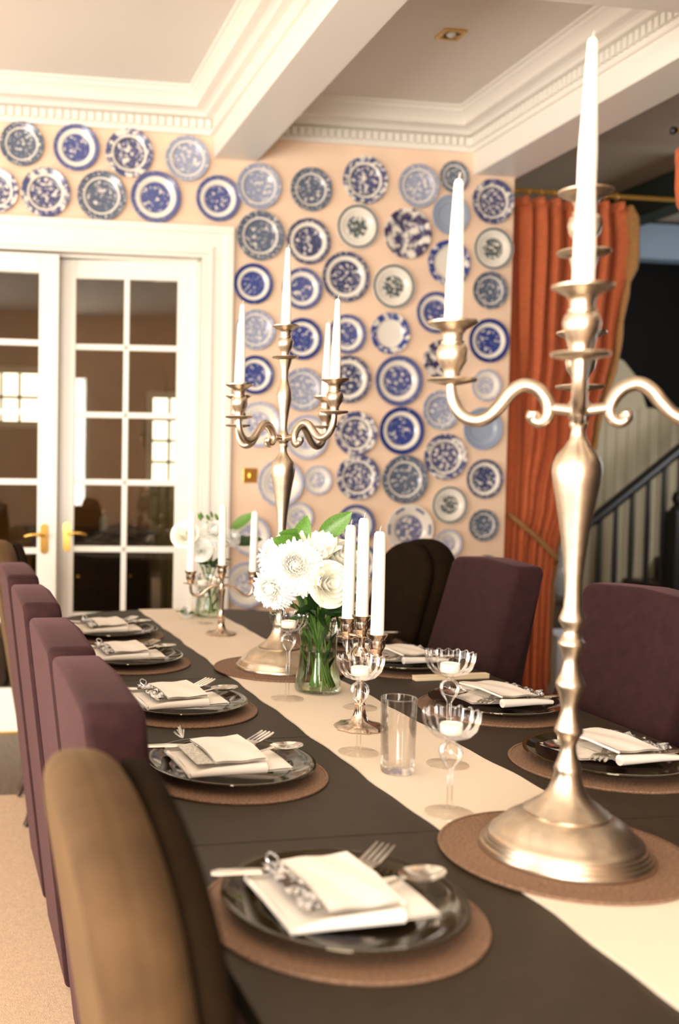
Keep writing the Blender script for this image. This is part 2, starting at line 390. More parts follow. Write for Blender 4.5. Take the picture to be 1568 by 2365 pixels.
def coffer(x0, x1, y0, y1, name, label, dent):
    mb = MB(); vs = []; fs = []
    for p, z in CP: vs += [(x0+p, y0+p, z), (x1-p, y0+p, z), (x1-p, y1-p, z), (x0+p, y1-p, z)]
    for i in range(len(CP)-1):
        for k in range(4):
            k2 = (k+1) % 4; fs.append((i*4+k, i*4+k2, i*4+4+k2, i*4+4+k))
    mb.add(vs, fs); o = struct(mb.build(name, 'white'), label)
    dx = MB().box(-0.012, 0.012, -0.024, 0.0, 3.024, 3.066).mesh('dentil', 'white')
    dy = MB().box(-0.024, 0.0, -0.012, 0.012, 3.024, 3.066).mesh('dentil', 'white')
    pit = 0.039
    for sd, a, b in dent:
        q = a
        while q < b:
            if sd == 'back': link('dentil', dx, o, (q, y1-0.013, 0))
            if sd == 'right': link('dentil', dy, o, (x1-0.013, q, 0))
            q += pit
coffer(-2.6, 1.156, 3.22, YW, 'trim_1', 'white dentil cornice above the glazed doors', [('back', -0.4, 1.14)])
coffer(1.385, 2.551, 3.22, YW, 'trim_2', 'white dentil cornice above the plate wall', [('back', 1.41, 2.53), ('right', 3.25, 5.15)])

# recessed square spotlight
sp = thing('ceiling_spotlight', 'small square brass recessed spotlight in the white ceiling', 'spotlight', (1.965, 4.22, HC), 0.0)
mb = MB()
for a, b, c, d in ((-0.05, 0.05, -0.05, -0.036), (-0.05, 0.05, 0.036, 0.05), (-0.05, -0.036, -0.036, 0.036), (0.036, 0.05, -0.036, 0.036)): mb.box(a, b, c, d, -0.008, 0.0)
mb.build('bezel', 'brass', sp)
MB().lathe([(0.0, -0.001), (0.034, -0.001), (0.034, -0.002), (0, -0.002)], 20).build('housing', 'black', sp)
MB().lathe([(0.0, -0.016), (0.012, -0.014), (0.02, -0.006), (0.02, -0.002)], 16).build('bulb', 'bulb', sp, True)

# ------------------------------------------------------------------ door casing and glazed doors
cs = MB()
DX0, DX1, DT = -0.315, 1.105, 2.387
for w0, w1, d in ((0.0, 0.16, 0.022), (0.02, 0.055, 0.034), (0.122, 0.16, 0.038), (0.0, 0.018, 0.03)):
    cs.box(DX1+w0, DX1+w1, YW-d, YW, 0, DT+w0).box(DX0-w1, DX0-w0, YW-d, YW, 0, DT+w0).box(DX0-w1, DX1+w1, YW-d, YW, DT+w0, DT+w1)
cs.box(DX1-0.0, DX1+0.02, YW, YW+0.2, 0, DT).box(DX0-0.02, DX0, YW, YW+0.2, 0, DT).box(DX0, DX1, YW, YW+0.2, DT, DT+0.02)
cs.box(DX1-0.012, DX1, YW+0.05, YW+0.08, 0, DT).box(DX0, DX1, YW+0.05, YW+0.08, DT-0.012, DT)
struct(cs.build('trim_3', 'white', bevel=0.003, seg=2), 'white moulded architrave around the glazed doors')
struct(MB().box(DX0, DX1, YW-0.02, YW+0.06, 0, 0.016).build('trim_4', 'brass', bevel=0.004), 'brass threshold strip under the doors')

def door_leaf(name, label, width, hinge, rz, side):
    """leaf in local x 0..width*side from the hinge, face at y=0; side=-1 grows to the left"""
    d = bpy.data.objects.new(name, None); COL.objects.link(d); struct(d, label)
    d.location = hinge; d.rotation_euler = (0, 0, rz)
    X = lambda a: a*side
    def bx(nm, a0, a1, z0, z1, y0, y1, mat='white', par=d, bev=0.003):
        return MB().box(min(X(a0), X(a1)), max(X(a0), X(a1)), y0, y1, z0, z1).build(nm, mat, par, bevel=bev, seg=1)
    T = 0.042; st = 0.096; top = 2.376; z0 = 0.012
    zt, zb = 2.282, 0.231
    bx('stile', 0, st, z0, top, 0, T); bx('stile', width-st, width, z0, top, 0, T)
    bx('rail', st, width-st, zt, top, 0, T); bx('rail', st, width-st, z0, zb, 0, T)
    mid = width/2; mw = 0.014
    bx('muntin', mid-mw, mid+mw, zb, zt, 0.004, T-0.004)
    ph = (zt-zb)/6
    for i in range(1, 6): bx('muntin', st, width-st, zb+i*ph-0.015, zb+i*ph+0.015, 0.004, T-0.004)
    for i in range(6):
        for a0, a1 in ((st, mid), (mid, width-st)):
            bx('pane', a0+0.002, a1-0.002, zb+i*ph+0.002, zb+(i+1)*ph-0.002, T/2-0.0015, T/2+0.0015, 'pane', d, 0)
    # long brass back plate with a lever
    hx = X(width-0.062)
    pl = []
    for k in range(24):
        a = 2*PI*k/24; pl.append((0.02*math.cos(a), (0.055 if math.sin(a) > 0 else -0.055)+0.02*math.sin(a)))
    mb = MB().prism(pl, 0, 0.006)
    h = mb.build('handle_plate', 'brass', d, loc=(hx, 0, 0.975), rot=(PI/2, 0, 0))
    mb = MB().tube([(0, 0, 0), (0, 0, 0.04)], 0.009, 10)
    dirx = -side
    mb.tube(smooth_path([(0, 0, 0.04), (dirx*0.03, 0.004, 0.043), (dirx*0.07, 0.002, 0.042), (dirx*0.098, -0.006, 0.038)], 4), [0.009]*5+[0.008]*5+[0.007]*3, 10)
    mb.build('lever', 'brass', h, True, loc=(0, 0.02, 0.004))
    return d
door_leaf('door_1', 'white glazed door leaf closed flush with the wall', 0.706, (DX0, YW-0.012, 0), 0.0, 1)
door_leaf('door_2', 'white glazed door leaf standing slightly ajar into the next room', 0.706, (DX1-0.012, YW+0.042, 0), -math.radians(6.0), -1)

# ------------------------------------------------------------------ the room seen through the doors
struct(MB().box(-3.3, 2.55, 8.0, 8.1, 0, HC).build('wall_far_room', 'brownwall'))
struct(MB().box(-3.3, -3.2, 5.37, 8.0, 0, HC).build('wall_far_room_left', 'brownwall'))
struct(MB().box(2.55, 2.64, 5.37, 8.1, 0, HC).build('wall_far_room_right', 'brownwall'))
struct(MB().box(-3.3, 2.64, 5.37, 8.1, HC, HC+0.08).build('ceiling_far_room', 'ceiling'))
def far_window(nm, x0, x1, z0, z1, label, cols, rows):
    w = bpy.data.objects.new(nm, None); COL.objects.link(w); struct(w, label)
    MB().box(x0, x1, 7.985, 7.99, z0, z1).build('pane', 'glow_pane', w)
    f = MB()
    for a, b, c, d in ((x0-.05, x0, z0-.05, z1+.05), (x1, x1+.05, z0-.05, z1+.05), (x0, x1, z0-.05, z0), (x0, x1, z1, z1+.05)): f.box(a, b, 7.96, 8.0, c, d)
    f.build('window_frame', 'white', w)
    for i in range(1, cols):
        x = x0+(x1-x0)*i/cols; MB().box(x-.012, x+.012, 7.97, 7.986, z0, z1).build('muntin', 'white', w)
    for i in range(1, rows):
        z = z0+(z1-z0)*i/rows; MB().box(x0, x1, 7.97, 7.986, z-.012, z+.012).build('muntin', 'white', w)
far_window('window_5', 1.34, 1.60, 1.20, 1.86, 'narrow glowing panel standing in for a window mirrored in the doors', 2, 4)  # added glowing stand-in for a window reflected in the door glass
far_window('window_6', -0.10, 0.45, 1.66, 2.02, 'low wide window in the room beyond the doors', 4, 2)
def wavy(x0, x1, z0, z1, y, folds, amp):
    return MB().grid(lambda u, v: (x0+(x1-x0)*u, y+amp*math.sin(u*folds*2*PI)*(0.6+0.4*(1-v)), z0+(z1-z0)*v), folds*8, 6)
tag(wavy(1.30, 1.66, 0.02, 1.19, 7.85, 5, 0.03).build('drape', 'drape', smooth=True, solid=0.004), 'beige cloth drape hanging under the narrow glowing panel beyond the doors', 'drape')
sb = thing('sideboard', 'dark wooden sideboard in the room behind the doors', 'sideboard', (0.95, 7.5, 0))
MB().box(-0.55, 0.25, -0.2, 0.2, 0.12, 0.84).build('body', 'darkwood', sb, bevel=0.01)
MB().box(-0.6, 0.3, -0.23, 0.23, 0.84, 0.87).build('top', 'darkwood', sb, bevel=0.008)
for x in (-0.5, 0.2):
    for y in (-0.15, 0.15): MB().tube([(x, y, 0), (x, y, 0.14)], [0.018, 0.028], 8).build('leg', 'darkwood', sb)
for x in (-0.34, 0.03):
    dr = MB().box(x-0.16, x+0.16, -0.212, -0.198, 0.2, 0.78).build('door', 'darkwood', sb, bevel=0.004)
    MB().lathe([(0, 0.012), (0.01, 0.01), (0.012, 0.004), (0.006, 0)], 10).build('knob', 'brass', dr, True, loc=(x+0.1, -0.212, 0.55), rot=(PI/2, 0, 0))
fv_ = thing('bottle', 'small pale glass bottle on the sideboard beyond the doors', 'bottle', (0.90, 7.42, 0.87))
MB().lathe([(0, 0), (0.03, 0.0), (0.032, 0.07), (0.026, 0.09), (0.012, 0.10), (0.012, 0.13), (0, 0.13)], 16).build('body', 'porcelain', fv_, True)
MB().lathe([(0, 0.13), (0.014, 0.13), (0.014, 0.145), (0, 0.15)], 12).build('stopper', 'brass', fv_, True)

# ------------------------------------------------------------------ stair hall beyond the curtain
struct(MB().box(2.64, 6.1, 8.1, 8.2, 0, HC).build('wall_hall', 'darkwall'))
struct(MB().box(4.18, 4.36, 5.5, 8.1, 2.98, HC).build('ceiling_beam', 'green', bevel=0.003, seg=1), 'dark green ceiling beam in the stair hall')
struct(MB().box(4.6, 6.0, 7.0, 7.15, 2.905, 3.16).build('trim_6', 'bluegrey', bevel=0.004), 'pale blue-grey bulkhead high in the stair hall')
sw = struct(MB().box(4.05, 6.0, 7.42, 7.5, 0, 1.84).build('wall_stair', 'cream'), 'cream boarded wall behind the dark banister')
bd = MB().box(-0.044, 0.044, -0.012, 0, 0, 1.835).mesh('board', 'cream')
for i in range(20): link('board', bd, sw, (4.12+i*0.092, 7.42, 0), bevel=0.004, seg=1)
ol = [(4.2, 1.84)]+[(4.80-0.36*math.cos(PI*k/24), 1.84+0.42*math.sin(PI*k/24)) for k in range(2, 13)]+[(4.95, 2.20), (5.08, 2.06), (5.16, 1.84)]
mb = MB(); mb.prism(ol, -7.5, -7.42)
mb.v = [(x, -z, y) for x, y, z in mb.v]
struct(mb.build('wall_stair_crest', 'cream'), 'curved top of the cream stair wall')
stc = thing('staircase', 'dark wooden staircase banister rising past the cream wall', 'staircase', (4.45, 6.9, 0))
sl = (1.506-1.035)/(5.143-4.535)
MB().tube([(-0.05, 0.1, 0.95), (0.02, 0.1, 0.985), (0.085, 0.1, 1.035), (1.35, 0.1, 1.035+sl*1.265)], [0.036, 0.040, 0.042, 0.042], 10, 1.0).build('handrail', 'black', stc, True)
for i in range(10):
    x = 0.07+i*0.128; zt = 1.035+sl*(x-0.085); zb_ = 0.17*(1+int(x/0.27))
    MB().tube([(x, 0.1, zb_), (x, 0.1, (zt+zb_)/2), (x, 0.1, zt)], [0.017, 0.021, 0.016], 8).build('baluster', 'black', stc, True)
for i in range(5):
    MB().box(0.0+i*0.27, 1.4, 0.02, 0.5, i*0.17, (i+1)*0.17).build('step', 'darkwood', stc, bevel=0.006)
MB().box(0.53, 0.65, -0.12, 0.0, 0, 1.06).build('newel_post', 'black', stc, bevel=0.006)
MB().lathe([(0, 0.15), (0.035, 0.14), (0.052, 0.09), (0.035, 0.045), (0.058, 0.02), (0.062, 0)], 16).build('finial', 'black', stc, True, loc=(0.59, -0.06, 1.06))
ch = thing('chest', 'low brown wooden chest behind the orange curtain', 'chest', (3.68, 6.08, 0))
MB().box(-0.22, 0.22, -0.16, 0.16, 0.0, 0.52).build('body', 'plank', ch, bevel=0.008)
MB().box(-0.23, 0.23, -0.17, 0.17, 0.52, 0.56).build('lid', 'plank', ch, bevel=0.01)
jr = thing('ginger_jar', 'pale blue and white porcelain jar on the low chest', 'jar', (3.655, 6.04, 0.56))
MB().lathe([(0, 0), (0.055, 0), (0.065, 0.02), (0.10, 0.12), (0.104, 0.18), (0.075, 0.24), (0.05, 0.255)], 28).build('body', 'porcelain', jr, True)
MB().lathe([(0.052, 0.252), (0.06, 0.265), (0.044, 0.29), (0.012, 0.305), (0, 0.32)], 24).build('lid', 'porcelain', jr, True)
wx = thing('storage_box', 'plain white wooden box on the hall floor by the curtain', 'box', (3.52, 5.72, 0))
MB().box(-0.15, 0.15, -0.12, 0.12, 0, 0.35).build('body', 'whitepaint', wx, bevel=0.006)
MB().box(-0.155, 0.155, -0.125, 0.125, 0.351, 0.378).build('lid', 'whitepaint', wx, bevel=0.006)

# ------------------------------------------------------------------ curtains
def curtain(name, label, left, right, nz, y, folds, amp, loc, tie_v):
    """left/right: functions of height fraction v (0 bottom .. 1 top) giving x"""
    c = thing(name, label, 'curtain', loc)
    H = nz
    def fn(u, v):
        x0, x1 = left(v), right(v); w = x1-x0
        a = amp*(0.55+0.45*min(1, w/0.55))
        ph = u*folds*2*PI
        return (x0+w*u+0.012*math.sin(ph*2+v*3), a*math.sin(ph+0.5*math.sin(v*5))+0.25*a*math.sin(ph*2.3+v*4), 0.02+v*(H-0.02))
    MB().grid(fn, folds*12, 40).build('cloth', 'orange', c, True, solid=0.006)
    hd = MB().grid(lambda u, v: (left(1)+(right(1)-left(1))*u, (amp+0.008)*math.sin(u*folds*2*PI), H+0.05*v-0.03), folds*12, 2)
    hd.build('heading', 'orange', c, True, solid=0.008)
    return c, fn
def interp(tbl):
    def f(v):
        for (a, x), (b, y) in zip(tbl, tbl[1:]):
            if v <= b:
                t = (v-a)/(b-a); t = t*t*(3-2*t); return x+(y-x)*t
        return tbl[-1][1]
    return f
cl = interp([(0, 0.02), (0.35, 0.03), (0.42, 0.035), (1, 0.0)])
cr = interp([(0, 0.30), (0.05, 0.285), (0.24, 0.29), (0.31, 0.31), (0.42, 0.40), (0.55, 0.52), (0.73, 0.62), (0.93, 0.68), (1, 0.66)])
cur, fn = curtain('curtain', 'rust orange curtain with gold edge tied back beside the plate wall', cl, cr, 2.80, 0, 7, 0.045, (2.835, 5.30, 0), 0.38)
pts = [Vector(fn(1.0, v/40))+Vector((0.02, -0.005, 0)) for v in range(2, 41)]
rr_ = [0.028+0.006*math.sin(i*2.1)+(0.03 if 33 <= i <= 37 else 0) for i in range(len(pts))]
MB().tube(pts, rr_, 10, 0.5).build('gold_edging', 'gold', cur, True)
MB().tube(smooth_path([(0.0, -0.07, 1.11), (0.08, -0.10, 1.04), (0.18, -0.10, 0.96), (0.28, -0.08, 0.87), (0.33, 0.0, 0.84)], 6), 0.013, 8).build('tieback_rope', 'gold', cur, True)
rod = thing('curtain_rod', 'thin brass curtain rod across the hall opening', 'curtain rod', (0, 5.30, 2.858))
MB().tube([(2.785, 0, 0), (5.2, 0, 0)], 0.012, 12).build('pole', 'rodbrass', rod, True)
MB().lathe([(0, 0.04), (0.018, 0.03), (0.02, 0.015), (0.011, 0)], 14).build('finial', 'rodbrass', rod, True, loc=(5.2, 0, 0), rot=(0, PI/2, 0))
for i in range(9):
    mb = MB(); R_ = 0.018
    mb.tube([(0, R_*math.cos(2*PI*k/16), R_*math.sin(2*PI*k/16)) for k in range(17)], 0.003, 6, caps=False)
    mb.build('ring', 'rodbrass', rod, True, loc=(2.86+i*0.075, 0, -0.004))
cl2 = interp([(0, 0.06), (0.19, 0.06), (0.25, 0.12), (0.42, 0.25), (0.86, 0.12), (0.94, 0.0), (1, 0.0)])
cr2 = interp([(0, 0.40), (0.42, 0.42), (1, 0.60)])
cur2, fn2 = curtain('curtain', 'rust orange curtain hanging under the ceiling beam end', cl2, cr2, 2.62, 0, 6, 0.04, (2.745, 3.80, 0), 0.4)
rod2 = thing('curtain_rod', 'short brass curtain rod below the white beam', 'curtain rod', (0, 3.80, 2.705))
MB().tube([(2.73, 0, 0), (6.0, 0, 0)], 0.011, 12).build('pole', 'rodbrass', rod2, True)
MB().lathe([(0, 0.03), (0.016, 0.02), (0.016, 0.01), (0.011, 0)], 14).build('finial', 'black', rod2, True, loc=(2.73, 0, 0), rot=(0, -PI/2, 0))

# ------------------------------------------------------------------ table frame (turned a little against the room)
PHI = 0.0398
cP, sP = math.cos(PHI), math.sin(PHI)
def ST(s, t, z=0.0): return (s*cP-t*sP, s*sP+t*cP, z)
TZ = 0.763
S0, S1, SC = 0.344, 1.572, 0.958
TE = 4.125; TN = 0.32

tag(MB().box(-1.35, 2.3, -1.6, 4.175, 0.0085, 0.0125).build('rug', 'rug', bevel=0.005, seg=1), 'large beige woven rug under the dining table', 'rug')

tb = thing('dining_table', 'long dark brown extending dining table with bowed ends', 'table', (0, 0, 0), PHI)
def edge_half(t):
    """half width of the top at distance t along the table"""
    b = 0.72; hw = (S1-S0)/2
    for e, sg in ((TE, 1), (TN, -1)):
        d = (t-(e-sg*b))*sg
        if d > 0:
            q = min(1.0, d/b); return hw*max(0.0, 1-q**2.4)**(1/2.4)
    return hw
seams = [TN, 0.94, 1.552, 2.143, 2.773, 3.39, TE]
for a, b in zip(seams, seams[1:]):
    g = 0.0012; N_ = 40 if (a == TN or b == TE) else 3
    ts = []
    for i in range(N_+1):
        q = i/N_
        if b == TE: q = math.sin(q*PI/2)
        if a == TN: q = 1-math.cos(q*PI/2)
        ts.append(a+g+(b-a-2*g)*q)
    outl = [(SC+edge_half(t), t) for t in ts]+[(SC-edge_half(t), t) for t in reversed(ts)]
    MB().prism(outl, TZ-0.03, TZ).build('table_leaf', 'table', tb, bevel=0.0025, seg=2)
ap = MB()
ap.box(S0+0.10, S0+0.125, 0.85, 3.6, 0.64, 0.733).box(S1-0.125, S1-0.10, 0.85, 3.6, 0.64, 0.733).box(S0+0.10, S1-0.10, 0.83, 0.85, 0.64, 0.733).box(S0+0.10, S1-0.10, 3.6, 3.62, 0.64, 0.733)
ap.build('apron', 'table', tb)
for s in (SC-0.10, SC+0.10):
    for t in (0.9, 3.45):
        MB().tube([(s, t, 0.0128), (s, t, 0.3), (s, t, 0.6), (s, t, 0.733)], [0.03, 0.035, 0.045, 0.045], 14).build('leg', 'table', tb, True)

# runner: linen strip with slightly wavering edges
rn = MB(); nR = 120
def run_fn(u, v):
    t = 0.40+(4.105-0.40)*v
    wob = 0.0025*math.sin(v*63)+0.0018*math.sin(v*141+1.2)
    s = 0.812+0.292*u + (wob if u == 0 else (-wob if u == 1 else 0))
    return (*ST(s, t)[:2], TZ+0.0022)
rn.grid(run_fn, 4, nR)
tag(rn.build('table_runner', 'linen', solid=0.003), 'cream linen runner along the middle of the dark table', 'table runner')
RZ = TZ+0.0037

# ------------------------------------------------------------------ the blue plates (x, height, radius, pattern)
PLATES = [
 (0.202, 2.895, 0.109, 'grey_willow'), (0.467, 2.893, 0.115, 'ring'), (0.729, 2.883, 0.121, 'ornate'), (1.021, 2.874, 0.114, 'pale'),
 (0.079, 2.666, 0.110, 'ornate'), (0.319, 2.669, 0.122, 'ornate'), (0.594, 2.667, 0.124, 'grey_willow'), (0.864, 2.675, 0.129, 'ring'),
 (1.181, 2.686, 0.116, 'ring'), (1.390, 2.758, 0.117, 'pale'), (1.665, 2.758, 0.112, 'grey_willow'), (1.950, 2.820, 0.123, 'ornate'),
 (2.242, 2.808, 0.114, 'pale'), (2.438, 2.866, 0.084, 'grey_willow'), (2.654, 2.750, 0.119, 'ornate'), (1.402, 2.512, 0.126, 'grey_willow'),
 (1.655, 2.496, 0.119, 'darkring'), (1.916, 2.583, 0.116, 'green'), (2.187, 2.561, 0.132, 'floral'), (2.422, 2.669, 0.105, 'plain'),
 (2.664, 2.506, 0.114, 'green'), (1.370, 2.270, 0.104, 'vivid'), (1.628, 2.256, 0.108, 'ring'), (1.857, 2.325, 0.130, 'darkring'),
 (2.118, 2.287, 0.118, 'green'), (2.417, 2.421, 0.120, 'bluerim'), (2.654, 2.289, 0.100, 'grey_willow'), (1.388, 2.040, 0.104, 'pale'),
 (1.633, 2.002, 0.108, 'vivid'), (1.873, 2.034, 0.103, 'ring'), (2.106, 2.046, 0.109, 'bluerim'), (2.353, 2.162, 0.110, 'ring'),
 (2.654, 2.026, 0.117, 'vivid'), (1.388, 1.812, 0.100, 'vivid'), (1.641, 1.744, 0.113, 'pale'), (1.883, 1.803, 0.124, 'darkring'),
 (2.157, 1.802, 0.133, 'ring'), (2.393, 1.916, 0.106, 'floral'), (2.649, 1.792, 0.086, 'whitewide'), (1.415, 1.562, 0.118, 'whitewide'),
 (1.667, 1.501, 0.116, 'whitewide'), (1.930, 1.525, 0.117, 'ornate'), (2.180, 1.544, 0.126, 'vivid'), (2.398, 1.656, 0.106, 'pale'),
 (2.427, 1.412, 0.123, 'ornate'), (2.632, 1.563, 0.113, 'plain'), (1.533, 1.266, 0.124, 'whitewide'), (1.734, 1.281, 0.077, 'whitewide'),
 (1.949, 1.299, 0.120, 'ornate'), (2.204, 1.291, 0.129, 'grey_willow'), (2.652, 1.298, 0.106, 'darkring'), (2.458, 1.159, 0.102, 'green'),
 (1.636, 1.088, 0.079, 'whitewide'), (1.941, 1.051, 0.109, 'ring'), (2.237, 1.028, 0.134, 'segment'), (2.654, 1.052, 0.086, 'grey_willow'),
 (2.459, 0.953, 0.080, 'whitewide'), (1.381, 0.994, 0.105, 'whitewide'), (1.367, 0.742, 0.121, 'whitewide'), (2.676, 0.814, 0.081, 'grey_willow'),
 (2.443, 0.748, 0.110, 'ring'), (2.386, 0.530, 0.107, 'pale'), (1.974, 0.853, 0.099, 'ring'), (1.390, 0.514, 0.105, 'ring'),
 (1.641, 0.876, 0.100, 'pale'), (2.210, 0.749, 0.108, 'whitewide'),
]

plate_prof = [(0.0, 0.075), (0.54, 0.075), (0.60, 0.085), (0.66, 0.125), (0.72, 0.145), (0.95, 0.19), (0.985, 0.20), (1.0, 0.19), (0.985, 0.17), (0.66, 0.07), (0.58, 0.0), (0.0, 0.0)]
pm = {}
for k, (mt, _) in PT.items():
    pm[k] = MB().lathe(plate_prof, 48).mesh('wall_plate', mt, True)
ORD = ['first', 'second', 'third', 'fourth', 'fifth', 'sixth', 'seventh', 'eighth', 'ninth', 'tenth', 'eleventh', 'twelfth', 'thirteenth']
def bank(x, z):
    """which row above the doors or column of the wall a plate hangs in"""
    if x < 1.25: return ('row', 0 if z > 2.78 else 1)
    return ('col', sum(x > e for e in (1.54, 1.78, 2.05, 2.30, 2.54)))
for i, (x, z, r, k) in enumerate(PLATES):
    bk = bank(x, z); mates = [p for p in PLATES if bank(p[0], p[1]) == bk]
    if bk[0] == 'row':
        n_ = sum(p[0] > x for p in mates); where = 'in %s row above the doors, %s from the beam' % (('upper', 'lower')[bk[1]], ORD[n_])
    else:
        n_ = sum(p[1] > z for p in mates); where = 'in %s column from door frame, %s from top' % (ORD[bk[1]], ORD[n_])
    o = link('wall_plate', pm[k], None, (x, YW-0.004-0.0015*(i % 2), z), (PI/2, 0, 0), scale=(r*0.985, r*0.985, r))
    tag(o, PT[k][1]+' '+where, 'plate', 'blue and white plates on the wall')
sw_ = thing('light_switch', 'square brass light switch plate on the peach wall by the doors', 'light switch', (1.377, YW, 1.301))
MB().box(-0.038, 0.038, -0.006, 0, -0.038, 0.038).build('face_plate', 'brass', sw_, bevel=0.002)
MB().box(-0.007, 0.007, -0.016, -0.006, -0.012, 0.012).build('toggle', 'brass', sw_, bevel=0.002)

# ------------------------------------------------------------------ chairs
def chair(name, label, style, s0, t, face, mat, dz=0.0, rz=0.0, width=0.44, rake=None):
    """the front of the back meets the seat at local y=0; the sitter looks along +y"""
    ang = PHI + (-PI/2 if face > 0 else PI/2) + rz
    c = thing(name, label, 'chair', ST(s0, t, 0.0132), ang, 'upholstered dining chairs')
    w = width/2; zt = 1.025+dz
    camel = style == 'camel'
    rake = rake or (0.17 if camel else 0.12); low = rake if rake < 0.2 else 0.06
    def slab(nm, out, yf, yb, m, bev):
        n = len(out); vs = []
        for y in (yf, yb):
            for x, z in out: vs.append((x, y-(z-0.46)*(rake if z > 0.46 else low), z))
        fs = [tuple(range(n)), tuple(range(n, 2*n))[::-1]]+[(i, n+i, n+(i+1) % n, (i+1) % n) for i in range(n)]
        return MB().add(vs, fs).build(nm, m, c, True, bevel=bev, seg=5)
    if camel:
        def outline(w, zt, z0):
            o = [(-w*0.88, z0), (w*0.88, z0), (w, 0.62), (w, zt-0.15)]
            o += [(w*math.cos(k/18*PI), zt-0.15+0.15*math.sin(k/18*PI)**0.8) for k in range(1, 18)]
            return o+[(-w, zt-0.15), (-w, 0.62)]
        slab('backrest', outline(w, zt, 0.30), -0.034, -0.124, mat, 0.036)
        slab('front_cushion', outline(w*0.96, zt-0.012, 0.47), 0.0, -0.0335, 'brown', 0.014)
        seat_mat = 'brown'
        MB().box(-w*0.9, w*0.9, -0.02, 0.40, 0.30, 0.375).build('seat_rail', 'darkwood', c, bevel=0.012)
        MB().prism([(-w*0.93, 0.012), (w*0.93, 0.012), (w*0.98, 0.40), (w*0.8, 0.43), (-w*0.8, 0.43), (-w*0.98, 0.40)], 0.376, 0.462).build('seat', seat_mat, c, True, bevel=0.028, seg=4)
        legz = 0.31
    else:
        out = [(-w*0.97, 0.012), (w*0.97, 0.012), (w*0.97, 0.5), (w, zt-0.02), (w-0.02, zt), (0, zt+0.010), (-w+0.02, zt), (-w, zt-0.02), (-w*0.97, 0.5)]
        slab('backrest', out, 0, -0.095, mat, 0.032)
        MB().prism([(-w*0.95, 0.045), (w*0.95, 0.045), (w*0.97, 0.40), (w*0.9, 0.43), (-w*0.9, 0.43), (-w*0.97, 0.40)], 0.405, 0.485).build('seat', mat, c, True, bevel=0.028, seg=4)
        # gathered skirt of the loose cover
        pts = [(-w*0.95, 0.05), (-w*0.96, 0.40), (-w*0.88, 0.42), (w*0.88, 0.42), (w*0.96, 0.40), (w*0.95, 0.05)]
        def sk(u, v):
            k = min(len(pts)-2, int(u*(len(pts)-1))); f = u*(len(pts)-1)-k
            x = pts[k][0]+(pts[k+1][0]-pts[k][0])*f; y = pts[k][1]+(pts[k+1][1]-pts[k][1])*f
            a = 1+0.012*math.sin(u*70)*(1-v)
            return (x*a, y*a, 0.012+0.39*v)
        MB().grid(sk, 70, 4).build('skirt', mat, c, True, solid=0.006)
        legz = 0.30
    for sx in (-1, 1):
        MB().tube([(sx*w*0.80, 0.36, 0), (sx*w*0.81, 0.365, 0.15), (sx*w*0.81, 0.365, legz)], [0.014, 0.019, 0.024], 10).build('leg', 'darkwood', c, True)
        yb = -0.055 if camel else -0.02
        MB().tube(smooth_path([(sx*w*0.80, yb-(0.035 if camel else 0), 0.005), (sx*w*0.80, yb-(0.012 if camel else 0), 0.06), (sx*w*0.80, yb+0.012, 0.15), (sx*w*0.80, yb+0.012, 0.24), (sx*w*0.80, yb-0.005, legz+0.02)], 4), [0.012]*3+[0.015]*4+[0.021]*5+[0.027]*5, 10).build('leg', 'darkwood', c, True)
    return c
LS = 0.373
chair('dining_chair', 'tan and dark brown round-topped chair opposite the tall candelabrum', 'camel', 0.340, 1.11, 1, 'tan', -0.005, 0.0, 0.45)
chair('dining_chair', 'mauve chair next to the tan chair away from the doors', 'square', LS, 1.72, 1, 'mauve', -0.04)
chair('dining_chair', 'third mauve chair counted from the tan chair by the glazed doors', 'square', LS, 2.20, 1, 'mauve', -0.04)
chair('dining_chair', 'second mauve chair counted from the tan chair by the glazed doors', 'square', LS, 2.77, 1, 'mauve', -0.03)
chair('dining_chair', 'mauve chair directly next to the tan chair by the glazed doors', 'square', LS, 3.32, 1, 'mauve', -0.02)
chair('dining_chair', 'tan round-topped chair at the table corner by the glazed doors', 'camel', 0.425, 3.96, 1, 'tan', 0.02)
RS = 1.548
chair('dining_chair', 'plum upholstered chair in front of the dark banister', 'square', RS, 2.26, -1, 'mauve', 0.02, 0, 0.44, 0.26)
chair('dining_chair', 'plum upholstered chair in front of the orange curtain', 'square', RS, 2.995, -1, 'mauve', 0.025, 0, 0.40, 0.26)
chair('dining_chair', 'dark brown round-topped chair in front of the plate wall', 'camel', RS, 3.545, -1, 'brown', 0.055, 0, 0.43, 0.26)
chair('dining_chair', 'plum upholstered chair whose edge shows past the tall candelabrum', 'square', RS, 1.74, -1, 'mauve', 0.0, 0, 0.44, 0.26)

# ------------------------------------------------------------------ place settings
MATR = 0.189
mp_ = [(0.0, 0.0035)]
k = 0
r = 0.006
while r < MATR-0.007:
    mp_ += [(r, 0.0045), (r+0.0035, 0.0036)]; r += 0.007
mp_ += [(MATR-0.006, 0.0050), (MATR-0.001, 0.0048), (MATR, 0.003), (MATR-0.002, 0.0), (0, 0.0)]
mat_me = MB().lathe(mp_, 72).mesh('placemat', 'woven', True)
chg_me = MB().lathe([(0, 0.006), (0.108, 0.006), (0.113, 0.008), (0.118, 0.0125), (0.122, 0.014), (0.150, 0.0185), (0.159, 0.0215), (0.163, 0.0215), (0.1635, 0.019), (0.150, 0.014), (0.118, 0.006), (0.105, 0.0), (0, 0.0)], 72).mesh('charger_plate', 'charger', True)

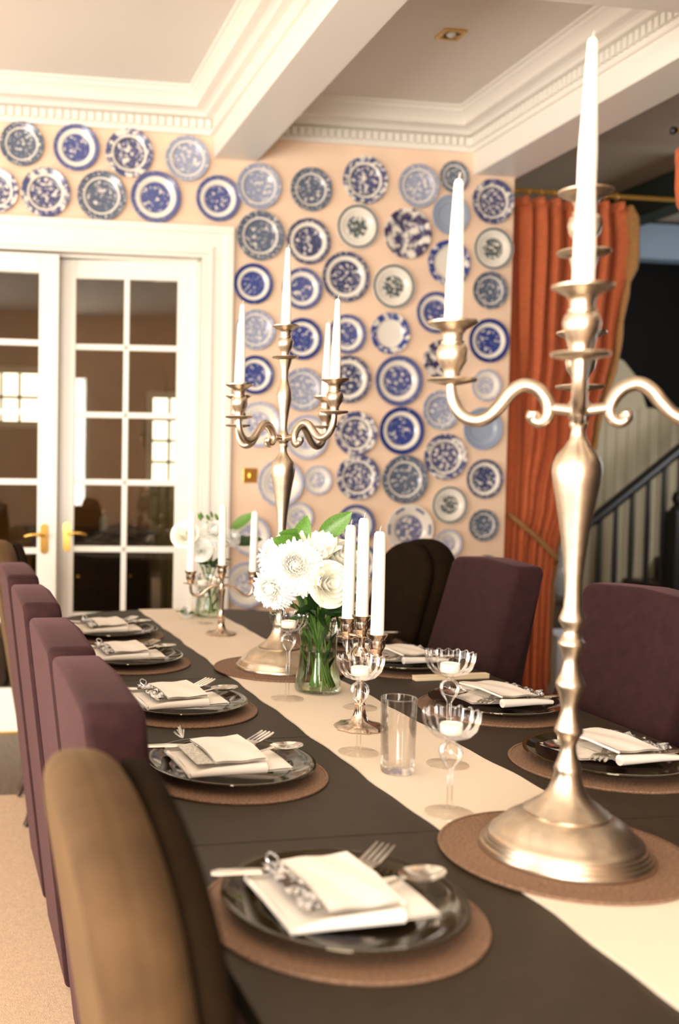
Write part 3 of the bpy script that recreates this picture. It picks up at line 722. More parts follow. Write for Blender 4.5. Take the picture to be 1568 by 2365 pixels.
def napkin_mesh():
    mb = MB()
    def lay(x0, x1, y0, y1, z, h, sag=0.0):
        def f(u, v, dz):
            x = x0+(x1-x0)*u; y = y0+(y1-y0)*v
            return (x, y, z+dz+0.004*math.sin(PI*v)+sag*u*u+0.0012*math.sin(9*u+5*v))
        mb.grid(lambda u, v: f(u, v, 0), 8, 8); mb.grid(lambda u, v: f(1-u, v, h), 8, 8)
    lay(-0.095, 0.095, -0.080, 0.040, 0.0, 0.004, 0.003)
    lay(-0.095, 0.040, -0.083, 0.082, 0.0045, 0.004)
    lay(-0.050, 0.045, -0.084, 0.083, 0.0245, 0.0035, 0.002)
    # rolled folds along both long sides
    for y in (-0.0835, 0.0825):
        mb.tube([(-0.095, y, 0.006), (-0.05, y, 0.010), (0.043, y, 0.012)], [0.005, 0.008, 0.0105], 10)
    mb.tube([(-0.095, -0.083, 0.005), (-0.096, 0.0, 0.008), (-0.095, 0.082, 0.006)], 0.0048, 10)
    mb.tube([(0.044, -0.083, 0.027), (0.046, 0.0, 0.0315), (0.044, 0.082, 0.027)], 0.0026, 10)
    return mb
nap_me = napkin_mesh().mesh('napkin', 'napkin', True)

def fork_mesh():
    mb = MB()
    def zc(x): return 0.006*math.sin(max(0, min(1, (x+0.10)/0.13))*PI)*0.4+0.010*max(0, (x-0.02)/0.08)**1.6 - 0.004*max(0, (x-0.05)/0.05)
    def strip(xs, hw, cy=0.0, th=0.0022):
        n = len(xs); vs = []; fs = []
        for x, w_ in zip(xs, hw):
            z = zc(x); vs += [(x, cy-w_, z), (x, cy+w_, z), (x, cy+w_, z+th), (x, cy-w_, z+th)]
        for i in range(n-1):
            a, b = 4*i, 4*i+4
            for q in range(4): fs.append((a+q, a+(q+1) % 4, b+(q+1) % 4, b+q))
        fs += [(0, 1, 2, 3), (4*n-4, 4*n-1, 4*n-2, 4*n-3)]
        mb.add(vs, fs)
    strip([-0.040, -0.036, -0.028, -0.02, 0.02, 0.03, 0.038, 0.046], [0.006, 0.009, 0.0075, 0.004, 0.0035, 0.006, 0.011, 0.0125])
    for j in range(4):
        strip([0.045, 0.06, 0.08, 0.098], [0.0021, 0.0020, 0.0018, 0.0012], -0.0102+0.0068*j)
    return mb
fork_me = fork_mesh().mesh('fork', 'steel', True)
def spoon_mesh():
    mb = MB()
    def bowl(u, v):
        a = 2*PI*u; q = v
        x = 0.070+0.032*q*math.cos(a); y = 0.0205*q*math.sin(a)*(1.0-0.12*math.cos(a))
        return (x, y, 0.0085-0.008*(1-q*q)+0.004)
    mb.grid(bowl, 28, 6); mb.grid(lambda u, v: (lambda p: (p[0], p[1], p[2]-0.0016))(bowl(1-u, v)), 28, 6)
    mb.tube([(-0.10, 0, 0.003), (-0.06, 0, 0.004), (0.0, 0, 0.006), (0.03, 0, 0.010), (0.042, 0, 0.0125)], [0.0095, 0.008, 0.004, 0.0035, 0.0045], 10, 0.3)
    return mb
spoon_me = spoon_mesh().mesh('spoon', 'steel', True)
def knife_mesh():
    mb = MB()
    mb.tube([(-0.11, 0, 0.006), (-0.10, 0, 0.006), (-0.06, 0, 0.006), (-0.01, 0, 0.005), (0.0, 0, 0.005)], [0.006, 0.0095, 0.009, 0.0065, 0.006], 10, 0.45)
    mb.prism([(0.0, -0.006), (0.02, -0.009), (0.08, -0.009), (0.105, -0.002), (0.11, 0.006), (0.0, 0.006)], 0.0042, 0.0058)
    return mb
knife_me = knife_mesh().mesh('knife', 'steel', True)

def favour(kind, label, loc, rz):
    """silver wrapped favour tucked over the napkin"""
    f = thing('table_favour', label, 'table favour', loc, rz, 'silver favours on the napkins')
    if kind == 'tassel':
        mb = MB()
        for k in range(36):
            a = random.uniform(0, 2*PI); sp_ = random.uniform(0, 0.014)
            mb.tube([(0, 0, 0.003), (sp_*0.4*math.cos(a), 0.012, 0.006+sp_*0.4*math.sin(a)), (sp_*math.cos(a), 0.030+random.uniform(-0.005, 0.005), 0.014+sp_*math.sin(a))], 0.0005, 4)
        mb.build('tassel', 'organza', f, loc=(0, 0.075, 0.006))
        MB().box(-0.018, 0.018, -0.075, 0.06, 0, 0.0012).build('sleeve', 'organza', f, bevel=0.0005, seg=1)
        MB().lathe([(0, 0.004), (0.005, 0.003), (0.006, 0)], 10).build('button', 'organza', f, True, loc=(0.004, -0.06, 0.001))
    else:
        mb = MB()
        for k in range(7):
            y = -0.07+k*0.021
            mb.grid(lambda u, v: (-0.015+0.03*u, y+0.022*v, 0.001+0.006*abs(math.sin(3*u+k*1.7))*math.sin(PI*v)+0.004*random.random()), 5, 3)
        mb.build('wrapping', 'crystal', f)
        MB().box(-0.012, 0.010, -0.012, 0.018, 0.004, 0.0062).build('tag', 'darkribbon', f, rot=(0, 0, 0.2))
        mb = MB()
        mb.tube(smooth_path([(0, 0.055, 0.004), (0.008, 0.07, 0.012), (0, 0.082, 0.016), (-0.008, 0.07, 0.012), (0, 0.055, 0.004)], 4), 0.0016, 6)
        mb.build('bow', 'crystal', f, True)
    return f

SETT = [
 (0.532, 1.274, 1, 0.0, 'foil', 'at the tan chair opposite the tall candelabrum'),
 (0.560, 1.908, 1, 0.0, 'tassel', 'on the mauve side beside the tumbler'),
 (0.585, 2.431, 1, 0.04, 'foil', 'on the mauve side beside the middle vase'),
 (0.566, 3.025, 1, 0.0, 'foil', 'on the mauve side beside the middle candelabrum'),
 (0.592, 3.510, 1, 0.02, 'foil', 'at the table end by the glazed doors'),
 (1.332, 1.845, -1, 0.06, 'foil', 'at the plum chair before the banister'),
 (1.360, 2.320, -1, 0.08, 'foil', 'next to the slim cream box'),
 (1.366, 2.860, -1, 0.05, 'foil', 'at the plum chair before the curtain'),
 (1.365, 3.290, -1, 0.0, 'foil', 'at the dark brown chair'),
]
for s, t, side, dr, fav, where in SETT:
    rz = PHI+dr+(0 if side > 0 else PI)
    ex = Vector((math.cos(rz), math.sin(rz), 0)); ey = Vector((-math.sin(rz), math.cos(rz), 0)); c0 = Vector(ST(s, t, TZ))
    P = lambda a, b, z: c0+ex*a+ey*b+Vector((0, 0, z))
    tag(link('placemat', mat_me, None, P(0, 0, 0.0002), (0, 0, rz)), 'round brown woven placemat '+where, 'placemat', 'place settings')
    off = (0.004, 0.0) if side > 0 else (-0.004, 0.004)
    tag(link('charger_plate', chg_me, None, P(off[0], off[1]+0.006*(1 if side > 0 else -1), 0.0052), (0, 0, rz)), 'dark smoked glass charger plate '+where, 'plate', 'place settings')
    nz = 0.0228; na = rz+0.05
    o = tag(link('napkin', nap_me, None, P(-0.004, -0.004, nz), (0, 0, na), scale=(1.06, 1.0, 1.0)), 'folded white napkin '+where, 'napkin', 'place settings')
    tag(link('fork', fork_me, None, P(0.030, 0.030, nz+0.0150), (0.0, -0.02, rz+0.78), scale=(1.2, 1.25, 1.2)), 'silver fork tucked in the napkin '+where, 'fork', 'place settings')
    tag(link('spoon', spoon_me, None, P(0.038, -0.024, nz+0.0155), (0.0, 0.0, rz+0.30), scale=(1.15, 1.2, 1.0)), 'silver spoon tucked in the napkin '+where, 'spoon', 'place settings')
    tag(link('knife', knife_me, None, P(-0.052, 0.062, nz+0.0120), (0, 0.0, rz-0.06)), 'silver knife slid through the napkin '+where, 'knife', 'place settings')
    favour(fav, ('silver tasselled favour ' if fav == 'tassel' else 'crinkled silver foil favour ')+where, P(-0.072, -0.004, nz+0.0218), na)

# ------------------------------------------------------------------ tall candelabra
COLP = [(0, 0.0), (0.124, 0.0), (0.125, 0.004), (0.121, 0.010), (0.119, 0.010), (0.117, 0.015), (0.115, 0.015), (0.113, 0.020), (0.110, 0.020), (0.108, 0.025), (0.104, 0.027),
        (0.098, 0.034), (0.084, 0.047), (0.068, 0.056), (0.061, 0.058), (0.0615, 0.062), (0.058, 0.064), (0.048, 0.072), (0.036, 0.080), (0.027, 0.092), (0.0215, 0.106), (0.0185, 0.118),
        (0.0190, 0.121), (0.0195, 0.126), (0.0175, 0.131), (0.0150, 0.138), (0.0115, 0.152), (0.0110, 0.162), (0.0150, 0.172), (0.0180, 0.178), (0.0200, 0.180), (0.0200, 0.186), (0.0180, 0.189), (0.0175, 0.193),
        (0.0135, 0.204), (0.0118, 0.214), (0.0125, 0.224), (0.0165, 0.240), (0.0195, 0.246), (0.0205, 0.249), (0.0205, 0.254), (0.0185, 0.258),
        (0.0145, 0.268), (0.0115, 0.284), (0.0115, 0.292), (0.0150, 0.304), (0.0185, 0.310), (0.0192, 0.314), (0.0160, 0.318), (0.0130, 0.326), (0.0120, 0.332), (0.0160, 0.342), (0.0190, 0.346), (0.0180, 0.352),
        (0.0130, 0.366), (0.0120, 0.385), (0.0128, 0.410), (0.0155, 0.440), (0.0205, 0.480), (0.0270, 0.520), (0.0325, 0.550), (0.0350, 0.568), (0.0340, 0.580), (0.0290, 0.592), (0.0190, 0.604), (0.0120, 0.616), (0.0100, 0.630),
        (0.0130, 0.636), (0.0130, 0.640), (0.0110, 0.643), (0.0150, 0.648), (0.0155, 0.668), (0.0120, 0.674), (0.0095, 0.684), (0.0105, 0.705), (0.0150, 0.735), (0.0215, 0.765), (0.0225, 0.782), (0.0180, 0.800), (0.0125, 0.815), (0.0108, 0.830), (0.0115, 0.850), (0.0180, 0.872), (0.0200, 0.880), (0, 0.884)]
def cup_profile(z):
    pan = [(0, z), (0.012, z), (0.036, z+0.005), (0.038, z+0.008), (0.037, z+0.010), (0.014, z+0.006), (0.0115, z+0.010)]
    cup = [(0, z+0.008), (0.0125, z+0.008), (0.0120, z+0.018), (0.0150, z+0.026), (0.0215, z+0.036), (0.0240, z+0.048), (0.0215, z+0.058), (0.0175, z+0.062), (0.0180, z+0.066), (0.0155, z+0.068), (0.0160, z+0.077), (0.0200, z+0.084), (0.0320, z+0.090), (0.0385, z+0.094), (0.0385, z+0.097), (0.0300, z+0.095), (0.0148, z+0.092), (0.0146, z+0.080), (0, z+0.080)]
    return pan, cup
ARMP = [(0.182, 0.705), (0.182, 0.690), (0.177, 0.668), (0.164, 0.650), (0.145, 0.643), (0.126, 0.650), (0.109, 0.668), (0.095, 0.686), (0.078, 0.696), (0.060, 0.691), (0.047, 0.677), (0.041, 0.660), (0.045, 0.646), (0.055, 0.640), (0.064, 0.646), (0.062, 0.655)]
candle_prof = lambda L, rb, rt: [(0, 0), (rb, 0), (rb*0.98, L*0.3), (rt*1.1, L*0.9), (rt, L-0.006), (rt*0.7, L-0.001), (0, L)]
def candle(name, label, loc, L, rb, rt, group, tilt=(0, 0)):
    c = thing(name, label, 'candle', loc, 0, group)
    c.rotation_euler = (tilt[0], tilt[1], 0)
    MB().lathe(candle_prof(L, rb, rt), 20).build('wax', 'wax', c, True)
    MB().tube([(0, 0, L-0.002), (0.001, 0, L+0.006), (0.003, 0.001, L+0.011)], [0.0011, 0.001, 0.0006], 6).build('wick', 'wick', c)
def candelabrum(label, s, t, rz, raises, sc, cname, z, tow):
    c = thing('candelabrum', label, 'candelabrum', ST(s, t, z), PHI+rz, 'tall five-light candelabra')
    MB().lathe(COLP, 48).build('column', 'nickel', c, True)
    col_ = c.children[0]; c.scale = (sc, sc, sc)
    pan, cup = cup_profile(0.880)
    MB().lathe(pan, 36).build('drip_pan', 'nickel', c, True); MB().lathe(cup, 36).build('candle_cup', 'nickel', c, True)
    R = Matrix.Rotation(PHI+rz, 4, 'Z'); base = Vector(ST(s, t, z))
    gr = 'white taper candles '+cname
    candle('taper_candle', 'white taper candle in the central cup of the candelabrum '+cname, base+Vector((0, 0, (0.880+0.081)*sc)), 0.235*sc, 0.0138*sc, 0.0070*sc, gr, (0.0, 0.012))
    for i in range(4):
        a = i*PI/2; dz = raises[i]
        ar = thing('arm', '', '') ; del ar['label']; del ar['category']
        bpy.data.objects.remove(ar)
        pts = smooth_path([(r_, 0, zz+dz*min(1, max(0, (r_-0.04)/0.14))**1.3) for r_, zz in ARMP], 4)
        n_ = len(pts)
        rad = [0.0078+0.0028*math.sin(PI*min(1, k/(n_*0.9)))+(0.002 if k > n_-5 else 0) for k in range(n_)]
        mb = MB().tube(pts, rad, 12)
        mb.tube([(0.042, 0, 0.662), (0.012, 0, 0.658)], [0.008, 0.009], 10)
        mb.lathe([(0, 0), (0.006, 0.002), (0.0085, 0.008), (0.006, 0.014), (0, 0.016)], 12, (0.060, 0, 0.642))
        ao = mb.build('arm', 'nickel', c, True, rot=(0, 0, a))
        pan, cup = cup_profile(0.698+dz)
        MB().lathe(pan, 36, (0.182, 0, 0)).build('drip_pan', 'nickel', ao, True)
        MB().lathe(cup, 36, (0.182, 0, 0)).build('candle_cup', 'nickel', ao, True)
        p = base + (R @ Matrix.Rotation(a, 4, 'Z') @ Vector((0.182*sc, 0, (0.698+dz+0.081)*sc)))
        candle('taper_candle', 'white taper candle on the arm towards the %s, candelabrum %s' % (tow[i], cname), p, 0.232*sc, 0.0138*sc, 0.0070*sc, gr, (random.uniform(-0.012, 0.012), random.uniform(0.0, 0.02)))
    return c
bigS, bigT = 0.953, 1.413
for (s, t, nm) in ((bigS, bigT, 'under the tall candelabrum opposite the tan chair'), (0.982, 2.855, 'under the middle candelabrum beside the flower vase')):
    tag(link('placemat', mat_me, None, ST(s, t, RZ+0.0002), (0, 0, PHI)), 'round brown woven mat '+nm, 'placemat', 'mats under the candelabra')
candelabrum('tall nickel five-light candelabrum on a brown mat opposite the tan chair', bigS, bigT, math.radians(56), [0.0, 0.0, 0.016, 0.0], 1.027, 'opposite the tan chair', RZ+0.0052, ('orange curtain', 'mauve chairs', 'tan chair', 'plum chairs'))
candelabrum('tall nickel five-light candelabrum on a brown mat beside the flower vase', 0.982, 2.855, math.radians(29), [-0.008, -0.008, 0.006, 0.022], 1.008, 'beside the flower vase', RZ+0.0052, ('orange curtain', 'glazed doors', 'mauve chairs', 'plum chairs'))

# ------------------------------------------------------------------ low three-light silver candelabra
def low_candelabrum(label, s, t, rz, cname, tow, k=1.0):
    c = thing('low_candelabrum', label, 'candelabrum', ST(s, t, RZ), PHI+rz, 'low three-light candelabra'); c.scale = (k, k, k)
    lob = lambda a, r_, z_: 1+(0.04*math.cos(10*a) if r_ > 0.03 and z_ < 0.012 else 0)
    MB().lathe([(0, 0), (0.048, 0), (0.050, 0.003), (0.046, 0.008), (0.030, 0.012), (0.017, 0.018), (0.012, 0.032), (0.0105, 0.045), (0.013, 0.050), (0.010, 0.054), (0.0125, 0.060), (0.0085, 0.066), (0.0075, 0.085), (0.009, 0.120), (0.0115, 0.142), (0.013, 0.148), (0.008, 0.154), (0.0065, 0.168), (0.0075, 0.180), (0.010, 0.188), (0, 0.190)], 40, mod=lob).build('column', 'silver', c, True)
    def cup(z, x):
        return MB().lathe([(0, z), (0.010, z), (0.024, z+0.002), (0.025, z+0.004), (0.023, z+0.0045), (0.010, z+0.006), (0.0125, z+0.012), (0.0160, z+0.020), (0.0148, z+0.030), (0.0150, z+0.034), (0.0190, z+0.040), (0.0200, z+0.043), (0.0140, z+0.042), (0.0136, z+0.034), (0, z+0.034)], 28, (x, 0, 0))
    cup(0.186, 0).build('candle_cup', 'silver', c, True)
    R = Matrix.Rotation(PHI+rz, 4, 'Z'); base = Vector(ST(s, t, RZ)); gr = 'slim candles of the low candelabrum '+cname
    lab = 'slim candle of the low candelabrum '+cname
    candle('taper_candle', 'middle '+lab, base+Vector((0, 0, (0.186+0.0345)*k)), 0.205*k, 0.0128*k, 0.0104*k, gr)
    for sg in (-1, 1):
        pts = smooth_path([(0, 0, 0.160), (sg*0.02, 0, 0.162), (sg*0.045, 0, 0.152), (sg*0.066, 0, 0.134), (sg*0.085, 0, 0.128), (sg*0.099, 0, 0.138), (sg*0.103, 0, 0.156), (sg*0.103, 0, 0.168)], 5)
        ao = MB().tube(pts, 0.0048, 8).build('arm', 'silver', c, True)
        cup(0.166, sg*0.103).build('candle_cup', 'silver', ao, True)
        p = base+(R @ Vector((sg*0.103*k, 0, (0.166+0.0345)*k)))
        candle('taper_candle', lab+', arm towards the '+tow[(sg+1)//2], p, 0.205*k, 0.0128*k, 0.0104*k, gr, (0.0, random.uniform(-0.02, 0.02)))
low_candelabrum('low silver three-light candelabrum beside the flower vase and tumbler', 0.943, 2.180, math.radians(83), 'beside the tumbler', ('tumbler', 'flower vase'), 1.12)
low_candelabrum('low silver three-light candelabrum at the doors end of the runner', 0.977, 3.463, -0.10, 'at the doors end', ('mauve chairs', 'plate wall'), 1.06)

# ------------------------------------------------------------------ glassware
def coupe(s, t, H, label):
    g = thing('coupe_glass', label, 'glass', ST(s, t, RZ), PHI, 'stemmed glass tealight coupes')
    MB().lathe([(0, 0.007), (0.008, 0.006), (0.030, 0.003), (0.0415, 0.0015), (0.042, 0.0)], 40).build('foot', 'glass', g, True)
    zb = H-0.048; kn = zb-0.022
    MB().lathe([(0.0055, 0.006), (0.0048, 0.03), (0.0050, kn-0.030), (0.0080, kn-0.024), (0.0160, kn-0.013), (0.0205, kn), (0.0180, kn+0.011), (0.0085, zb-0.004), (0.0080, zb)], 24).build('stem', 'glass', g, True)
    fl = lambda a, r_, z_: 1+0.035*math.cos(16*a)*min(1, r_/0.04)
    MB().lathe([(0.0, zb+0.001), (0.014, zb+0.001), (0.031, zb+0.007), (0.042, zb+0.019), (0.0470, zb+0.034), (0.0480, H-0.002)], 96, mod=fl).build('bowl', 'glass', g, True)
    # wavy rim bead
    mb = MB(); mb.tube([(0.0475*(1+0.03*math.cos(16*a))*math.cos(a), 0.0475*(1+0.03*math.cos(16*a))*math.sin(a), H-0.001+0.0022*math.cos(16*a)) for a in [2*PI*k/160 for k in range(161)]], 0.0011, 6, caps=False)
    mb.build('rim', 'glass', g, True)
    tl = thing('tealight', 'white tealight in the '+label, 'tealight', ST(s, t, RZ+zb+0.0105), 0, 'tealights in the coupes')
    MB().lathe([(0, 0), (0.0185, 0), (0.019, 0.002), (0.019, 0.016), (0.0185, 0.017), (0.0175, 0.0155), (0, 0.015)], 28).build('wax', 'wax', tl, True)
    MB().tube([(0, 0, 0.0145), (0, 0, 0.021)], 0.0008, 6).build('wick', 'wick', tl)
coupe(0.867, 1.617, 0.176, 'short coupe beside the tall candelabrum mat')
coupe(1.005, 1.886, 0.224, 'tall coupe beside the tumbler and plum chairs')
coupe(0.862, 1.995, 0.199, 'coupe between the tumbler and low candelabrum')
coupe(0.879, 2.488, 0.219, 'coupe touching the flower vase')
coupe(1.025, 2.369, 0.178, 'coupe behind the low candelabrum by the vase')
coupe(0.975, 3.714, 0.180, 'coupe by the doors end flower vase')
tm = thing('tumbler', 'straight clear glass tumbler on the cream runner', 'tumbler', ST(0.882, 1.853, RZ), 0)
MB().lathe([(0, 0.001), (0.030, 0.001), (0.0325, 0.004), (0.0330, 0.02), (0.0345, 0.144), (0.0348, 0.146), (0.0328, 0.146), (0.0322, 0.12), (0.0312, 0.022), (0.028, 0.014), (0, 0.012)], 48).build('wall', 'glass', tm, True)
mb = MB(); mb.tube([(0.0338*math.cos(2*PI*k/48), 0.0338*math.sin(2*PI*k/48), 0.146) for k in range(49)], 0.0011, 6, caps=False); mb.build('rim', 'glass', tm, True)

bx_ = thing('slim_box', 'slim cream rectangular box lying on the dark table', 'box', ST(1.425, 2.668, TZ), PHI+0.03)
MB().box(-0.114, 0.114, -0.012, 0.012, 0.0, 0.012).build('body', 'creambox', bx_, bevel=0.0025)
MB().box(-0.115, 0.115, -0.0125, 0.0125, 0.0121, 0.014).build('lid', 'creambox', bx_, bevel=0.001, seg=1)

# ------------------------------------------------------------------ flowers
def vase(label, s, t, sc):
    v = thing('vase', label, 'vase', ST(s, t, RZ), 0.3, 'clear glass vases'); v.scale = (sc, sc, sc)
    rib = lambda a, r_, z_: 1+0.012*math.cos(18*a)
    MB().lathe([(0, 0.004), (0.050, 0.003), (0.056, 0.006), (0.0575, 0.015), (0.053, 0.04), (0.047, 0.075), (0.0445, 0.105), (0.0455, 0.135), (0.0495, 0.162), (0.0535, 0.176)], 90, mod=rib).build('wall', 'vaseglass', v, True)
    mb = MB(); mb.tube([(0.0535*math.cos(2*PI*k/60), 0.0535*math.sin(2*PI*k/60), 0.176) for k in range(61)], 0.0012, 6, caps=False); mb.build('rim', 'vaseglass', v, True)
    MB().lathe([(0, 0.01), (0.05, 0.01), (0.049, 0.04), (0.0435, 0.075), (0.0415, 0.105), (0, 0.105)], 40).build('water', 'water', v, True)
def mum_mesh(n, R, name, mats='petal'):
    mb = MB(); ga = PI*(3-math.sqrt(5))
    for i in range(n):
        q = (i+0.5)/n; th = q*1.95; az = i*ga
        d = Vector((math.sin(th)*math.cos(az), math.sin(th)*math.sin(az), math.cos(th)))
        L = R*(0.55+0.45*q**0.6)*random.uniform(0.92, 1.08); w = R*0.085
        side = d.cross(Vector((0, 0, 1)))
        if side.length < 1e-3: side = Vector((1, 0, 0))
        side.normalize(); nn = side.cross(d).normalized()
        vs = []
        for k, (a, ww, cu) in enumerate(((0.05, 0.4, 0), (0.45, 0.9, 0.02), (0.8, 1.0, 0.0), (1.0, 0.35, 0.14))):
            p = d*(L*a)+nn*(cu*L*(1 if q < 0.5 else -0.6))
            vs += [p-side*w*ww+nn*w*0.35, p, p+side*w*ww+nn*w*0.35]
        fs = []
        for k in range(3):
            a = 3*k; fs += [(a, a+1, a+4, a+3), (a+1, a+2, a+5, a+4)]
        mb.add(vs, fs)
    return mb
def rose_mesh(R):
    mb = MB()
    for ring, (cnt, op, hh, rr) in enumerate(((3, 0.10, 0.75, 0.25), (4, 0.22, 0.78, 0.42), (5, 0.42, 0.74, 0.62), (5, 0.75, 0.62, 0.84), (6, 1.15, 0.42, 1.0))):
        for j in range(cnt):
            a0 = 2*PI*j/cnt+ring*0.7; half = PI/cnt*1.35
            def f(u, v):
                a = a0+(u-0.5)*2*half
                edge = 1-0.18*(2*u-1)**2
                r_ = R*rr*(0.30+0.70*v**0.8)*(1+0.10*op*v*v)
                z_ = R*(-0.35+(hh+0.35)*v*edge)-R*0.12*op*v**4
                return (r_*math.cos(a), r_*math.sin(a), z_)
            mb.grid(f, 6, 5)
    return mb
def lily_mesh(R):
    mb = MB()
    for j in range(9):
        a0 = 2*PI*j/9*2.0+0.3*j; op = 0.45+0.35*(j % 3)
        def f(u, v):
            wv = 0.42*R*math.sin(PI*(0.08+0.86*v))**0.8
            rr = R*0.12+R*op*v**1.4*0.8; zz = R*1.15*v-R*0.25*op*v**3
            x, y = rr, (u-0.5)*2*wv; zz += 0.25*R*(2*u-1)**2*0.4
            return (x*math.cos(a0)-y*math.sin(a0), x*math.sin(a0)+y*math.cos(a0), zz-R*0.35)
        mb.grid(f, 5, 7)
    return mb
def leaf_mesh(L, Wd, curl):
    def f(u, v):
        w_ = Wd*math.sin(PI*min(1, v*0.97+0.02))**0.75*(1-0.25*v)
        y = (u-0.5)*2*w_
        return (L*v, y, abs(y)*0.35+curl*L*v*v)
    return MB().grid(f, 4, 10)
mum_me = mum_mesh(230, 1.0, 'mum').mesh('bloom', 'petal', True)
heart_me = MB().lathe([(0, 0.42), (0.10, 0.40), (0.16, 0.32), (0.14, 0.2)], 14).mesh('heart', 'ypetal', True)
rose_me = rose_mesh(1.0).mesh('bloom', 'cpetal', True)
wrose_me = rose_mesh(1.0).mesh('bloom', 'petal', True)
lily_me = lily_mesh(1.0).mesh('bloom', 'cpetal', True)
leaf_me = leaf_mesh(1.0, 0.27, 0.18).mesh('leaf', 'leaf', True)
dleaf_me = leaf_mesh(1.0, 0.24, -0.15).mesh('leaf', 'dleaf', True)
def flower(kind, label, vs, vt, foot, head, R, face, group, vsc=1.0):
    """foot and head: (across the table, towards the camera, height) from the vase axis; face = way the bloom looks"""
    base = Vector(ST(vs, vt, RZ)); e1 = Vector((cP, sP, 0)); e2 = Vector((sP, -cP, 0))
    Q = lambda p: e1*p[0]+e2*p[1]+Vector((0, 0, p[2]))
    f = thing({'mum': 'chrysanthemum', 'rose': 'rose', 'wrose': 'rose', 'lily': 'lily', 'spray': 'leafy_spray'}[kind], label, 'foliage' if kind == 'spray' else 'flower', base, 0, group)
    k_ = 1.07 if vs < 1.0 else 1.12; f.scale = (k_, k_, k_)
    h = Q(head); ft = Q(foot); d = Q(face).normalized()
    mid = Q((foot[0]*0.2+head[0]*0.25, foot[1]*0.2+head[1]*0.25, 0.165*vsc))
    if kind != 'spray':
        MB().tube(smooth_path([ft, mid*0.55+ft*0.45, mid, h-d*R*0.25], 5), 0.0026*vsc, 8).build('stem', 'stem', f, True)
        me = {'mum': mum_me, 'rose': rose_me, 'wrose': wrose_me, 'lily': lily_me}[kind]
        o = link('bloom', me, f, h, d.to_track_quat('Z', 'Y').to_euler(), scale=(R, R, R))
        if kind == 'mum': link('heart', heart_me, o)
    else:
        MB().tube(smooth_path([ft, mid*0.55+ft*0.45, mid, h], 5), 0.0022*vsc, 8).build('stem', 'stem', f, True)
    return f, Q
def add_leaf(f, Q, p, d, L, dark=False, roll=0.0):
    dd = Q(d).normalized(); q = dd.to_track_quat('X', 'Z')
    o = link('leaf', dleaf_me if dark else leaf_me, f, Q(p), (q @ Matrix.Rotation(roll, 3, 'X').to_quaternion()).to_euler(), scale=(L, L, L))
V1 = (0.987, 2.558)
vase('clear ribbed glass vase of white flowers beside the middle candelabrum', *V1, 1.05)
G1 = 'flowers in the middle vase'
f, Q = flower('mum', 'large white chrysanthemum drooping from the middle vase', *V1, (0.02, 0.0, 0.012), (-0.082, 0.050, 0.312), 0.074, (-0.30, 0.85, 0.30), G1)
f, Q = flower('mum', 'white chrysanthemum hanging lowest beside the candelabrum stem', *V1, (0.025, 0.01, 0.014), (-0.128, 0.035, 0.262), 0.058, (-0.75, 0.55, -0.10), G1)
f, Q = flower('mum', 'white chrysanthemum at the back of the middle vase', *V1, (0.0, -0.02, 0.014), (-0.100, -0.02, 0.330), 0.058, (-0.6, 0.3, 0.65), G1)
f, Q = flower('rose', 'open cream rose facing out of the middle vase', *V1, (-0.01, -0.01, 0.012), (-0.012, 0.078, 0.272), 0.052, (0.12, 0.95, 0.18), G1)
add_leaf(f, Q, (0.02, 0.05, 0.22), (0.2, 0.3, -1), 0.06, True)
f, Q = flower('lily', 'cream lily with pointed petals above the open rose', *V1, (0.0, 0.0, 0.012), (-0.012, 0.020, 0.335), 0.062, (0.05, 0.45, 0.85), G1)
f, Q = flower('rose', 'cream rose half hidden behind the slim candles', *V1, (-0.015, 0.0, 0.012), (0.045, 0.010, 0.325), 0.050, (0.35, 0.7, 0.5), G1)
f, Q = flower('wrose', 'small white rose at the curtain side of the vase', *V1, (-0.02, 0.01, 0.014), (0.105, 0.0, 0.285), 0.028, (0.8, 0.4, 0.35), G1)
f, Q = flower('spray', 'glossy green leaf spray rising from the middle vase', *V1, (0.0, 0.01, 0.012), (0.0, -0.03, 0.35), 0, (0, 0, 1), G1)
add_leaf(f, Q, (-0.03, -0.02, 0.375), (-0.95, 0.3, 0.10), 0.075, False, 1.1)
add_leaf(f, Q, (-0.055, -0.02, 0.335), (0.25, 0.1, 0.9), 0.10, False, 1.4)
add_leaf(f, Q, (0.0, -0.02, 0.37), (0.75, 0.1, 0.62), 0.105, False, 1.3)
add_leaf(f, Q, (-0.045, 0.02, 0.352), (-0.95, 0.4, 0.22), 0.095, False, 1.2)
add_leaf(f, Q, (0.045, -0.01, 0.33), (0.9, 0.3, 0.3), 0.07, False, 0.5)
f, Q = flower('spray', 'dark leafy spray filling the mouth of the middle vase', *V1, (0.02, -0.01, 0.012), (-0.01, 0.02, 0.24), 0, (0, 0, 1), G1)
for k in range(16):
    a = k*2.4; rr = 0.025+0.02*(k % 3)
    add_leaf(f, Q, (rr*0.5*math.cos(a), rr*0.5*math.sin(a)+0.01, 0.175+0.007*(k % 6)), (math.cos(a), math.sin(a)*0.8+0.3, 0.5+0.4*math.sin(k*1.3)), 0.065+0.008*(k % 3), True, a)
for k in range(6):
    add_leaf(f, Q, (-0.03+0.008*k, 0.035, 0.20+0.008*(k % 3)), (-0.95+0.3*k, 0.3, -0.2+0.2*(k % 3)), 0.085, True, 0.8*k)
f, Q = flower('spray', 'bundle of bare green stems in the middle vase', *V1, (0.025, 0.02, 0.014), (0.01, 0.02, 0.25), 0, (0, 0, 1), G1)
